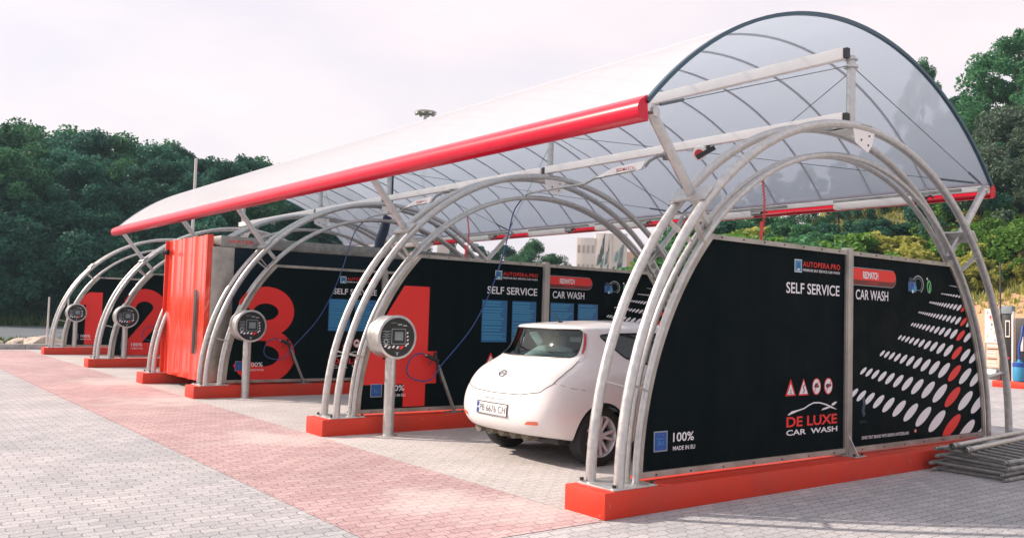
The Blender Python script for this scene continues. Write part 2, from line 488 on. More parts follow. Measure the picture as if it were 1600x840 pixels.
def thing(name, label, cat, loc=(0, 0, 0), rz=0.0, group=None):
    o = bpy.data.objects.new(name, None)
    o.empty_display_size = 0.2
    col.objects.link(o)
    o.location = loc; o.rotation_euler = (0, 0, rz)
    tag(o, label, cat, group)
    return o

def tag(o, label, cat, group=None):
    o['label'] = label; o['category'] = cat
    if group: o['group'] = group
    return o

def dup(root, loc, rz=None, label=None, group=None, skip=()):
    r = root.copy(); col.objects.link(r); r.location = loc
    if rz is not None: r.rotation_euler = (0, 0, rz)
    if label: r['label'] = label
    if group: r['group'] = group
    for ch in list(root.children):
        if ch.name.split('.')[0] in skip: continue
        c = ch.copy(); col.objects.link(c); c.parent = r
        for g in list(ch.children):
            d = g.copy(); col.objects.link(d); d.parent = c
    return r

def text_verts(txt, bold=0.0, spacing=1.0):
    cu_ = bpy.data.curves.new('t', 'FONT')
    cu_.body = txt; cu_.size = 1.0; cu_.offset = bold; cu_.space_character = spacing
    cu_.resolution_u = 4
    o = bpy.data.objects.new('t', cu_); col.objects.link(o)
    dg = bpy.context.evaluated_depsgraph_get()
    me = bpy.data.meshes.new_from_object(o.evaluated_get(dg))
    V = [(v.co.x, v.co.y) for v in me.vertices]
    F = [tuple(p.vertices) for p in me.polygons]
    bpy.data.objects.remove(o); bpy.data.curves.remove(cu_); bpy.data.meshes.remove(me)
    return V, F

class Decal:
    """flat print lying on a plane: maps (u,v) to a point by fn(u, v, w), w = lift off the surface"""
    def __init__(s, fn, lift=0.0012):
        s.mb, s.fn, s.l = MB(), fn, lift
        s.n = 0
    def poly(s, pts, mat, layer=1):
        s.n += 1
        w = s.l * layer + 0.00002 * (s.n % 17)
        s.mb.add([s.fn(u, v, w) for u, v in pts], [tuple(range(len(pts)))], mat)
    def rect(s, u0, u1, v0, v1, mat, layer=1): s.poly([(u0, v0), (u1, v0), (u1, v1), (u0, v1)], mat, layer)
    def ell(s, u, v, a, b, mat, layer=1, shear=0.0, n=20):
        s.poly([(u + a * math.cos(2 * PI * k / n) + shear * b * math.sin(2 * PI * k / n), v + b * math.sin(2 * PI * k / n)) for k in range(n)], mat, layer)
    def ring(s, u, v, a, b, t, mat, layer=1, a0=0, a1=360, n=24):
        for k in range(n):
            t0, t1 = R(a0 + (a1 - a0) * k / n), R(a0 + (a1 - a0) * (k + 1) / n)
            s.mb.add([s.fn(u + (a - q) * math.cos(x), v + (b - q * b / a) * math.sin(x), s.l * layer) for q, x in ((t, t0), (0, t0), (0, t1), (t, t1))], [(0, 1, 2, 3)], mat)
    def stroke(s, pts, w, mat, layer=1):
        """thick polyline with mitred joins, w may be a list"""
        P = [Vector((a, b)) for a, b in pts]; n = len(P)
        ws = w if isinstance(w, (list, tuple)) else [w] * n
        L, Rr = [], []
        for i in range(n):
            t = (P[min(i + 1, n - 1)] - P[max(i - 1, 0)]).normalized()
            nn = Vector((-t.y, t.x)) * ws[i] / 2
            L.append(P[i] + nn); Rr.append(P[i] - nn)
        s.n += 1
        wv = s.l * layer + 0.00003 * (s.n % 13)
        vs_ = [s.fn(p.x, p.y, wv) for p in L] + [s.fn(p.x, p.y, wv) for p in Rr]
        s.mb.add(vs_, [(i, i + 1, n + i + 1, n + i) for i in range(n - 1)], mat)
    def text(s, txt, u0, u1, v0, v1, mat, layer=1, bold=0.0, spacing=1.0):
        V, F = text_verts(txt, bold, spacing)
        if not V: return
        a0, a1 = min(p[0] for p in V), max(p[0] for p in V)
        b0, b1 = min(p[1] for p in V), max(p[1] for p in V)
        s.mb.add([s.fn(u0 + (p[0] - a0) / (a1 - a0) * (u1 - u0), v0 + (p[1] - b0) / (b1 - b0) * (v1 - v0), s.l * layer) for p in V], F, mat)
    def build(s, name, parent):
        return s.mb.build(name, parent, smooth=0, fix=False)

def arc(c, r, a0, a1, n, x=0.0):
    """points on an arc in a YZ plane at x"""
    return [(x, c[0] + r * math.cos(R(a0 + (a1 - a0) * k / n)), c[1] + r * math.sin(R(a0 + (a1 - a0) * k / n))) for k in range(n + 1)]

# ------------------------------------------------------------------ the setting
def sheet(name, pts, z, mat):
    mb = MB(); mb.add([(x, y, z) for x, y in pts], [tuple(range(len(pts)))], mat)
    return mb.build(name, None, smooth=0, kind='structure')
XS = [0.0, -5.0, -9.947, -13.066, -17.854, -23.632]     # the six arches, nearest first
sheet('ground', [(-900, -900), (900, -900), (900, 900), (-900, 900)], -0.06, 'soil')
sheet('paving', [(-26.6, -30), (40, -30), (40, 27), (-26.6, 27)], 0.0, 'paver_grey')
sheet('red_path', [(-26.0, -1.83), (0.24, -1.83), (0.24, -0.03), (-26.0, -0.03)], 0.004, 'paver_red')
sheet('bay_floor', [(-23.9, -0.028), (0.20, -0.028), (0.20, 8.2), (-23.9, 8.2)], 0.004, 'bay')
sheet('road', [(-34.0, -60), (-34.0, 120), (-58, 120), (-58, -60)], -0.04, 'asphalt')
kb = MB()
y = -30.0
while y < 27:
    kb.box((-26.75, y + 0.5, 0.02), (0.15, 0.985, 0.30), 'concrete', bev=0.012); y += 1.0
kb.build('kerb', kind='structure')

# hill on the right, with a sandy cut at its foot
def sstep(a, b, x):
    t = max(0.0, min(1.0, (x - a) / (b - a))); return t * t * (3 - 2 * t)
def hill_h(x, y):
    w = noise.noise(Vector((x * 0.09, y * 0.09, 3.1)))
    foot = 30.5 + 1.2 * w + 0.045 * (x + 10)
    side = sstep(-43.0, -27.0, x + 0.28 * (y - 35))
    t = y - foot
    if t <= 0: return -0.1
    bank = 2.3 * sstep(0.0, 1.6, t)
    slope = 0.40 * max(0.0, min(t - 1.2, 34)) * (1 + 0.15 * w)
    return (bank * (0.35 + 0.65 * sstep(-24, -14, x)) + slope) * side - 0.1
def forest_h(x, y):
    return 1.9 * sstep(58.0, 67.0, -x) - 0.1
hm = MB()
def grid(fn, x0, x1, y0, y1, st, mat):
    nx, ny = int((x1 - x0) / st) + 1, int((y1 - y0) / st) + 1
    v = [(x0 + i * st, y0 + j * st, fn(x0 + i * st, y0 + j * st)) for j in range(ny) for i in range(nx)]
    f = [(j * nx + i, j * nx + i + 1, (j + 1) * nx + i + 1, (j + 1) * nx + i) for j in range(ny - 1) for i in range(nx - 1)]
    mb = MB(); mb.add(v, f, mat); return mb
gmb = grid(hill_h, -60, 40, 28, 110, 1.0, 'soil')
ks = gmb.mi('sand')
for i, f in enumerate(gmb.f):
    zc = sum(gmb.v[q][2] for q in f) / 4; xc = sum(gmb.v[q][0] for q in f) / 4; yc = sum(gmb.v[q][1] for q in f) / 4
    if 0.0 < zc < 2.9 and yc < 36 and xc > -24: gmb.m[i] = ks
gmb.build('hill', smooth=180, kind='structure')
grid(forest_h, -130, -58.2, -60, 120, 4.0, 'soil').build('forest_bank_terrain', smooth=180, kind='structure')

# ------------------------------------------------------------------ concrete kerbs (one per arch)
ordn = ['nearest the camera, beside the black lettered wall', 'under the wall with numeral 4', 'under the wall with numeral 3',
        'poking out left of the red cabin front', 'under the wall with numeral 2', 'under the wall with numeral 1']
def make_kerb():
    mb = MB(); mb.box((0, 3.66, 0.1043), (0.474, 7.32, 0.2087), 'kerb', bev=0.008)
    return mb.build('concrete_kerb')
kerb0 = tag(make_kerb(), 'red painted concrete kerb ' + ordn[0], 'kerb', 'red kerbs of the wash bays')
for i in range(1, 6):
    k = kerb0.copy(); col.objects.link(k); k.location = (XS[i], 0, 0); k['label'] = 'red painted concrete kerb ' + ordn[i]

# ------------------------------------------------------------------ arch frames
YC, ZC, HK = 3.63, 0.2087, 0.2087
R_OUT, R_IN = 3.415, 3.115
def make_arch():
    t = thing('arch_frame', 'tubular steel double arch nearest the camera, its legs on the front red kerb', 'arch', (0, 0, 0), 0, 'steel arches of the wash bays')
    for sx in (-0.165, 0.165):
        mb = MB(); mb.tube([(sx, YC + R_OUT, HK)] + arc((YC, ZC), R_OUT, 0, 180, 64, sx)[1:-1] + [(sx, YC - R_OUT, HK)], 0.0445, 'steel', 14)
        mb.build('outer_tube', t)
    for sx in (-0.055, 0.055):
        mb = MB(); mb.tube(arc((YC, ZC), R_IN, 0, 180, 64, sx), 0.030, 'steel', 12)
        mb.build('inner_tube', t)
    for s in (-1, 1):
        y0 = YC + s * 3.28
        mb = MB(); mb.box((0, y0, HK + 0.007), (0.44, 0.50, 0.014), 'steel', bev=0.003)
        for bx in (-0.19, 0.19):
            for by in (-0.21, 0.21):
                mb.cyl((bx, y0 + by, HK + 0.014), (bx, y0 + by, HK + 0.045), 0.017, 'bolt', 8)
                mb.cyl((bx, y0 + by, HK + 0.014), (bx, y0 + by, HK + 0.022), 0.026, 'steel', 10)
        mb.build('base_plate', t)
    # spreader plate where each eaves strut lands, and small links between the tubes
    for s in (-1, 1):
        c = Vector((0, YC + s * 2.43, 2.66))
        n_ = Vector((0, s * 2.43, 2.45)).normalized()
        tt = Vector((0, n_.z, -n_.y))
        mb = MB(); rot = Matrix((Vector((1, 0, 0)), tt, n_)).transposed()
        mb.box(c + n_ * 0.02, (0.40, 0.17, 0.03), 'steel', rot, bev=0.004)
        mb.build('strut_plate', t)
    for a in (139, 41, 166, 14):
        ca, sa = math.cos(R(a)), math.sin(R(a))
        mb = MB()
        p1 = Vector((0, YC + R_OUT * ca, ZC + R_OUT * sa)); p0 = Vector((0, YC + R_IN * ca, ZC + R_IN * sa))
        for sx in (-1, 1):
            mb.bar((sx * 0.06, p0.y, p0.z), (sx * 0.155, p1.y, p1.z), 0.012, 0.06, 'steel', up=(1, 0, 0))
        mb.build('spacer', t)
    # apex gusset: a bent plate hanging under the crown
    mb = MB()
    z1, z0 = ZC + R_OUT - 0.03, ZC + R_IN - 0.02
    mb.prism([(YC - 0.20, z1), (YC + 0.21, z1), (YC + 0.15, z0 + 0.14), (YC + 0.08, z0 + 0.06), (YC - 0.15, z0 + 0.14)], 0.185, 0.192, 'lamp_tube')  # white instead of steel: sunlit brightness put into the plate colour
    mb.bar((0.19, YC, z1 + 0.004), (-0.16, YC, z1 + 0.004), 0.30, 0.008, 'steel', up=(0, 0, 1))
    for by, bz in ((-0.05, 0.12), (0.08, 0.08), (0.1, 0.18)):
        mb.cyl((0.192, YC + by, z0 + bz + .06), (0.199, YC + by, z0 + bz + .06), 0.011, 'bolt', 8)
    mb.box((0, YC + 0.04, z1 + 0.055), (0.42, 0.20, 0.014), 'steel', bev=0.002)
    mb.build('apex_plate', t)
    return t
arch0 = make_arch()
alab = [None, 'tubular steel double arch over the numeral 4 wall, left of the white car',
        'tubular steel double arch right of the red cabin front, over the numeral 3 wall',
        'tubular steel double arch half hidden behind the red corrugated cabin front',
        'tubular steel double arch left of the red cabin, over the numeral 2 wall',
        'farthest tubular steel double arch standing clear of the roof, over the numeral 1 wall']
for i in range(1, 6): dup(arch0, (XS[i], 0, 0), label=alab[i])

# ------------------------------------------------------------------ partition walls with their print
ZT, ZB, ZD = 2.34, 0.235, 3.655
def edge_y(z, r): return YC - math.sqrt(max(0, r * r - (z - ZC) ** 2))
def half_outline(r, zb, zt, yd, front):
    """panel outline: curved outer edge, straight edge at the divider"""
    pts = []
    for k in range(25):
        z = zb + (zt - zb) * k / 24
        yy = edge_y(z, r)
        pts.append((yy if front else 2 * YC - yy, z))
    return pts + [(yd, zt), (yd, zb)]
TXT_N = 0
def wall_print(numeral, wall):
    fn = lambda u, v, w: (0.0125 + w, u, v)
    d = Decal(fn)
    # brand line and headings
    d.rect(2.711, 2.832, 2.068, 2.195, 'white_ink', 1); d.rect(2.718, 2.825, 2.076, 2.187, 'blue_ink', 2)
    d.ell(2.772, 2.135, 0.03, 0.035, 'blue_ink2', 3); d.rect(2.757, 2.79, 2.085, 2.105, 'white_ink', 3)
    d.text('AUTOPERA.PRO', 2.85, 3.50, 2.128, 2.182, 'red_ink', 1, 0.01, 1.15)
    d.text('PREMIUM SELF SERVICE CAR WASH', 2.85, 3.495, 2.082, 2.108, 'white_ink', 1, 0.012, 1.05)
    d.text('SELF SERVICE', 2.58, 3.495, 1.855, 1.963, 'white_ink', 1, 0.012)
    d.text('CAR WASH', 3.80, 4.443, 1.835, 1.943, 'white_ink', 1, 0.012)
    # EU badge, 100 % MADE IN EU
    d.rect(0.762, 0.930, 0.440, 0.612, 'grey_ink', 1); d.rect(0.772, 0.920, 0.450, 0.602, 'euro_ink', 2)
    for k in range(12):
        a = 2 * PI * k / 12
        d.ell(0.846 + 0.058 * math.cos(a), 0.526 + 0.06 * math.sin(a), 0.005, 0.006, 'blue_ink', 3, n=6)
    d.text('EU', 0.815, 0.880, 0.492, 0.528, 'blue_ink', 3, 0.02); d.text('MADE IN', 0.805, 0.885, 0.540, 0.554, 'blue_ink', 3, 0.02)
    d.text('100%', 1.000, 1.266, 0.512, 0.590, 'white_ink', 2, 0.012)
    d.text('MADE IN EU', 1.000, 1.285, 0.438, 0.474, 'white_ink', 2, 0.012)
    # small line along the foot, with a Swiss flag
    d.text('SWISS TENT BRAND WPO GENEVA SWITZERLAND', 3.94, 4.90, 0.352, 0.386, 'white_ink', 1, 0.01)
    d.rect(5.02, 5.065, 0.365, 0.402, 'red_ink', 1); d.rect(5.036, 5.049, 0.371, 0.396, 'white_ink', 2); d.rect(5.027, 5.058, 0.379, 0.388, 'white_ink', 3)
    # dim blue mark with a caption
    d.stroke([(3.985, 0.60), (3.96, 0.66), (3.985, 0.72), (3.965, 0.80)], 0.055, 'dim_ink', 1)
    d.text('BWPG', 3.90, 4.03, 0.525, 0.550, 'dim_ink', 1)
    d.build('lettering', wall)
    # red pill badge
    b = Decal(fn)
    def pill(u0, u1, v0, v1, mat, layer):
        r = (v1 - v0) / 2 * 0.95
        pts = [(u0, v0)] + [(u1 - r + r * math.sin(PI * k / 12), (v0 + v1) / 2 - (v1 - v0) / 2 * math.cos(PI * k / 12)) for k in range(13)] + [(u0, v1)]
        b.poly(pts, mat, layer)
    pill(3.73, 4.603, 1.985, 2.178, 'grey_ink', 1); pill(3.735, 4.596, 1.992, 2.172, 'darkred_ink', 2); pill(3.735, 4.592, 2.045, 2.168, 'red_ink', 3)
    b.text('REDMATCH', 3.93, 4.23, 2.062, 2.140, 'white_ink', 4, 0.03, 0.92)
    b.text('CAR WASH', 4.02, 4.23, 2.010, 2.028, 'red_ink', 3, 0.01)
    b.build('badge', wall)
    # round blue emblem and green leaf mark
    e = Decal(fn)
    e.ring(5.085, 2.05, 0.125, 0.105, 0.018, 'grey_ink', 2, -60, 150)
    e.ring(5.085, 2.05, 0.085, 0.072, 0.006, 'grey_ink', 2, 0, 360)
    e.rect(4.87, 5.04, 1.965, 2.075, 'blue_ink2', 1); e.rect(4.89, 4.98, 2.07, 2.12, 'dim_ink', 1); e.ell(5.0, 2.0, 0.05, 0.045, 'blue_ink', 3)
    e.ell(4.955, 2.03, 0.035, 0.03, 'euro_ink', 3); e.ell(4.96, 1.965, 0.02, 0.018, 'white_ink', 4)
    e.ell(5.335, 2.035, 0.052, 0.078, 'green_ink', 1, -0.05); e.ell(5.335, 2.035, 0.033, 0.052, 'panel', 2, 0.2); e.ell(5.34, 2.03, 0.014, 0.055, 'green_ink', 3, 0.35)
    e.ell(5.29, 2.125, 0.016, 0.014, 'white_ink', 1)
    e.build('emblem', wall)
    # four warning signs
    w = Decal(fn)
    def tri(c, mat1, inner):
        w.poly([(c - 0.085, 0.852), (c + 0.085, 0.852), (c, 1.018)], mat1, 1)
        w.poly([(c - inner, 0.866), (c + inner, 0.866), (c, 0.866 + inner * 1.9)], 'white_ink', 2)
    tri(2.672, 'red_ink', 0.055); tri(2.885, 'red_ink', 0.068)
    w.rect(2.65, 2.695, 0.872, 0.884, 'grey_ink', 3); w.ell(2.672, 0.905, 0.012, 0.016, 'grey_ink', 3)
    w.stroke([(2.90, 0.96), (2.875, 0.93), (2.90, 0.90), (2.875, 0.875)], 0.014, 'black_ink', 3)
    for c in (3.105, 3.312):
        w.ell(c, 0.933, 0.074, 0.084, 'red_ink', 1); w.ell(c, 0.933, 0.064, 0.073, 'white_ink', 2)
    w.rect(3.065, 3.145, 0.924, 0.944, 'black_ink', 3); w.ell(3.10, 0.945, 0.028, 0.024, 'black_ink', 3)
    w.ell(3.30, 0.936, 0.036, 0.022, 'black_ink', 3); w.ell(3.342, 0.942, 0.018, 0.014, 'black_ink', 3)
    for c in (3.105, 3.312): w.stroke([(c - 0.045, 0.878), (c + 0.045, 0.988)], 0.010, 'red_ink', 4)
    w.build('warning_signs', wall)
    # DE LUXE CAR WASH with a car outline
    l = Decal(fn)
    l.text('DE LUXE', 2.612, 3.474, 0.548, 0.648, 'red_ink', 1, 0.022)
    l.text('CAR  WASH', 2.612, 3.480, 0.468, 0.522, 'white_ink', 1, 0.02)
    l.stroke([(2.635, 0.668), (2.70, 0.690), (2.80, 0.706), (2.90, 0.722), (2.98, 0.752), (3.06, 0.772), (3.16, 0.770), (3.27, 0.748), (3.38, 0.715), (3.46, 0.692)],
             [0.010, 0.026, 0.014, 0.012, 0.012, 0.013, 0.013, 0.015, 0.018, 0.004], 'white_ink', 1)
    l.poly([(3.19, 0.692), (3.27, 0.700), (3.36, 0.716), (3.30, 0.724), (3.22, 0.710)], 'white_ink', 2)
    l.poly([(3.37, 0.735), (3.42, 0.735), (3.475, 0.768), (3.43, 0.770), (3.38, 0.752)], 'white_ink', 1)
    l.build('logo', wall)
    # halftone dots sweeping across the rear sheet
    h = Decal(fn)
    rows = [((5.839, 2.070), (6.16, 2.056), .030), ((5.623, 1.966), (6.16, 1.945), .055), ((5.361, 1.855), (6.17, 1.805), .070),
            ((5.107, 1.733), (6.172, 1.643), .086), ((4.931, 1.594), (6.10, 1.475), .106), ((4.677, 1.443), (6.005, 1.266), .128),
            ((4.327, 1.265), (5.950, 1.022), .158), ((3.931, 1.083), (5.904, 0.740), .190), ((3.50, 0.905), (5.885, 0.395), .218)]
    for (a, c, s1) in rows:
        sp1 = s1 * 1.70
        seq = []
        u, sp, k = c[0], sp1, 0
        while u > a[0] - 0.02 and k < 18:
            seq.append((u, sp, k)); sp = sp1 * 1.118 ** -(k + 0.5); u -= sp; sp = sp1 * 1.118 ** -(k + 1); k += 1
        for q in (1, 2, 3): seq.append((c[0] + sp1 * 0.99 * q, sp1 * (1 - .03 * q), -q))
        sl = (c[1] - a[1]) / (c[0] - a[0])
        for u, sp, k in seq:
            v = c[1] + sl * (u - c[0])
            a_, b_ = sp * 0.37, sp * (0.36 if s1 > .06 else .2)
            lim = 2 * YC - edge_y(v, R_IN - 0.10)
            if u - a_ < ZD + 0.03: continue
            if u - a_ > lim - 0.02: continue
            pts = []
            for q in range(22):
                x = 2 * PI * q / 22
                pu, pv = u + a_ * math.cos(x) + 1.30 * b_ * math.sin(x), v + b_ * math.sin(x)
                pv = max(pv, ZB + 0.055)
                pts.append((max(ZD + 0.055, min(pu, 2 * YC - edge_y(pv, R_IN - 0.105))), pv))
            h.poly(pts, 'red_ink' if k == 0 and s1 > .06 else 'white_ink', 1)
    h.build('halftone_dots', wall)
    if numeral:
        nb = Decal(fn)
        if numeral == '4':
            nb.poly([(0.60, 0.60), (1.762, 0.60), (1.762, 1.035), (1.612, 1.035), (1.612, 1.908), (1.214, 1.908), (0.60, 0.96)], 'red_ink', 1)
            nb.poly([(1.248, 0.300), (1.590, 0.300), (1.590, 0.61), (1.248, 0.61)], 'red_ink', 1.4)
            nb.poly([(0.92, 0.930), (1.235, 0.930), (1.235, 1.50)], 'panel', 2)
        if numeral == '3':
            up = [(1.28 + 0.385 * math.cos(R(a)), 1.485 + 0.300 * math.sin(R(a))) for a in range(165, -86, -10)]
            lo = [(1.28 + 0.430 * math.cos(R(a)), 0.700 + 0.335 * math.sin(R(a))) for a in range(85, -171, -10)]
            nb.stroke(up, 0.30, 'red_ink', 1); nb.stroke(lo, 0.30, 'red_ink', 1.4)
            nb.rect(1.08, 1.34, 0.97, 1.25, 'red_ink', 1.8)
        if numeral == '2':
            up = [(1.28 + 0.36 * math.cos(R(a)), 1.47 + 0.31 * math.sin(R(a))) for a in range(180, -31, -10)]
            nb.stroke(up + [(1.35, 0.98), (1.10, 0.66), (0.98, 0.50)], 0.31, 'red_ink', 1)
            nb.rect(0.80, 1.80, 0.29, 0.60, 'red_ink', 1.4)
        if numeral == '1':
            nb.poly([(1.10, 0.30), (1.555, 0.30), (1.555, 1.87), (1.19, 1.87), (0.92, 1.66), (0.92, 1.42), (1.10, 1.50)], 'red_ink', 1)
        nb.build('numeral', wall)
        # two price or instruction boards on each sheet, printed in blue
        bl = Decal(fn)
        rnd = random.Random(numeral)
        for (u0, u1) in ((2.495, 2.945), (3.035, 3.485), (3.76, 4.232), (4.315, 4.735)):
            bl.rect(u0, u1, 1.165, 1.765, 'blue_ink2', 1)
            v = 1.745
            while v > 1.19:
                q = rnd.uniform(0.72, 1.0)
                bl.rect(u0 + 0.015, u0 + (u1 - u0 - 0.02) * q, v - 0.022, v, 'blue_ink', 2)
                v -= rnd.choice((0.032, 0.032, 0.040, 0.052))
        bl.build('instruction_boards', wall)

def make_wall(i, numeral, label):
    t = thing('partition_wall', label, 'partition', (XS[i], 0, 0), 0, 'black printed partition walls')
    for front in (True, False):
        yd = ZD - 0.045 if front else ZD + 0.045
        outer = half_outline(R_IN - 0.045, ZB, ZT, yd, front)
        inner = half_outline(R_IN - 0.10, ZB + 0.05, ZT - 0.045, yd + (-0.02 if front else 0.02), front)
        mb = MB()
        # sheet
        mb.prism(outer, -0.012, 0.012, 'panel')
        mb.build('panel_sheet', t)
        # frame: a ring between the two outlines, proud of the sheet on both sides
        fr = MB(); n = len(outer)
        for sx in (-1, 1):
            A = [(sx * 0.012, u, v) for u, v in outer] + [(sx * 0.012, u, v) for u, v in inner]
            B = [(sx * 0.034, u, v) for u, v in outer] + [(sx * 0.034, u, v) for u, v in inner]
            vs_ = A + B; f = []
            for k in range(n):
                j = (k + 1) % n
                f += [(2 * n + k, 2 * n + j, 3 * n + j, 3 * n + k), (k, j, 2 * n + j, 2 * n + k), (n + k, n + j, 3 * n + j, 3 * n + k)]
            fr.add(vs_, f, 'steel_frame')
        yy = outer[0][0]
        for q in range(7):
            u = yy + (yd - yy) * (q + 0.5) / 7
            fr.cyl((0.034, u, ZB + 0.02), (0.040, u, ZB + 0.02), 0.008, 'bolt', 8)
            uu = outer[24][0] + (yd - outer[24][0]) * (q + 0.5) / 7
            fr.cyl((0.034, uu, ZT - 0.02), (0.040, uu, ZT - 0.02), 0.008, 'bolt', 8)
        fr.build('sheet_frame', t, smooth=30)
    mb = MB(); mb.box((0, ZD, (HK + ZT + 0.03) / 2), (0.09, 0.088, ZT + 0.03 - HK), 'steel_frame', bev=0.004)
    mb.box((0, ZD, HK + 0.006), (0.36, 0.20, 0.012), 'steel', bev=0.002)
    for sx in (-1, 1):
        mb.prism([(sx * 0.045, HK + 0.012), (sx * 0.15, HK + 0.012), (sx * 0.045, HK + 0.20)], ZD - 0.005, ZD + 0.005, 'steel', 'XZ')
        for sy in (-0.07, 0.07):
            mb.cyl((sx * 0.145, ZD + sy, HK + 0.012), (sx * 0.145, ZD + sy, HK + 0.035), 0.014, 'bolt', 8)
    mb.build('divider_post', t)
    wall_print(numeral, t)
    return t
make_wall(0, None, 'black partition wall nearest the camera with the DE LUXE CAR WASH logo and white dots')
make_wall(1, '4', 'black partition wall with big red numeral 4, left of the white car')
make_wall(2, '3', 'black partition wall with big red numeral 3, right of the red cabin')
make_wall(4, '2', 'black partition wall with big red numeral 2, left of the red cabin')
make_wall(5, '1', 'farthest black partition wall with big red numeral 1')

# ------------------------------------------------------------------ the barrel roof
RX0, RX1 = 0.03, -18.02
RC, RR = (3.69, 0.51), 4.26
ANG = math.degrees(math.asin(3.14 / RR))
canopy = thing('canopy_roof', 'long barrel vaulted translucent roof with red gutters over the wash bays', 'roof', (0, 0, 0))
def roof_arc(r, n=40, a=ANG):
    return [(RC[0] + r * math.sin(R(-a + 2 * a * k / n)), RC[1] + r * math.cos(R(-a + 2 * a * k / n))) for k in range(n + 1)]
mb = MB()
o_, i_ = roof_arc(RR + 0.005), roof_arc(RR - 0.005)
n = len(o_)
xsr = [RX0 + (RX1 - RX0) * k / 24 for k in range(25)]
vs_, fs = [], []
for skin_, smat in ((o_, 'roof_outer'), (i_, 'roof_inner')):
    vs_, fs = [], []
    for x in xsr:
        vs_ += [(x, u, v) for u, v in skin_]
    for k in range(24):
        for j in range(n - 1): fs.append((k * n + j, k * n + j + 1, (k + 1) * n + j + 1, (k + 1) * n + j))
    mb.add(vs_, fs, smat)
mb.build('roof_sheet', canopy, smooth=60)
# edge profiles at both ends
for x in (RX0 + 0.018, RX1 - 0.018):
    mb = MB()
    a_, b_ = roof_arc(RR + 0.016), roof_arc(RR - 0.020)
    vs_ = [(x - 0.02, u, v) for u, v in a_] + [(x - 0.02, u, v) for u, v in b_] + [(x + 0.02, u, v) for u, v in a_] + [(x + 0.02, u, v) for u, v in b_]
    fs = []
    for j in range(n - 1):
        fs += [(j, j + 1, n + j + 1, n + j), (2 * n + j, 2 * n + j + 1, 3 * n + j + 1, 3 * n + j), (j, j + 1, 2 * n + j + 1, 2 * n + j), (n + j, n + j + 1, 3 * n + j + 1, 3 * n + j)]
    mb.add(vs_, fs, 'edge_trim'); mb.build('edge_profile', canopy)
# transverse joint profiles
x = RX0 - 0.80; nr = 0
while x > RX1 + 0.3:
    mb = MB()
    a_, b_ = roof_arc(RR - 0.006, 32), roof_arc(RR - 0.026, 32); q = len(a_)
    vs_ = [(x - 0.011, u, v) for u, v in a_] + [(x - 0.011, u, v) for u, v in b_] + [(x + 0.011, u, v) for u, v in a_] + [(x + 0.011, u, v) for u, v in b_]
    fs = []
    for j in range(q - 1):
        fs += [(j, j + 1, q + j + 1, q + j), (2 * q + j, 2 * q + j + 1, 3 * q + j + 1, 3 * q + j), (j, j + 1, 2 * q + j + 1, 2 * q + j), (q + j, q + j + 1, 3 * q + j + 1, 3 * q + j)]
    mb.add(vs_, fs, 'rib'); mb.build('rib', canopy)
    x -= 0.80
# gutters: a bulging red fascia front and rear, with a grey eaves rail behind it
for s in (-1, 1):
    cy, cz = RC[0] + s * 3.17, 3.325
    prof = [(cy + s * o, cz + h) for o, h in ((-.035, .122), (.035, .078), (.052, .064), (.070, .030), (.077, .0), (.074, -.035), (.058, -.070), (.03, -.090), (-.05, -.098))]
    inn = [(u - s * 0.010, v * 1.0 - 0.0) for u, v in prof]
    poly = prof + inn[::-1]
    mb = MB(); mb.prism(poly, RX0 + 0.02, RX1 - 0.04, 'red_metal')
    mb.prism([(u - s * 0.004, v) for u, v in prof], RX0 + 0.012, RX0 + 0.018, 'red_metal')
    mb.prism([(u - s * 0.004, v) for u, v in prof], RX1 - 0.036, RX1 - 0.030, 'red_metal')
    mb.build('gutter', canopy, smooth=35)
    mb = MB(); mb.bar((RX0, cy - s * 0.075, 3.355), (RX1, cy - s * 0.075, 3.355), 0.07, 0.07, 'alu', bev=0.004)
    mb.build('eaves_rail', canopy)
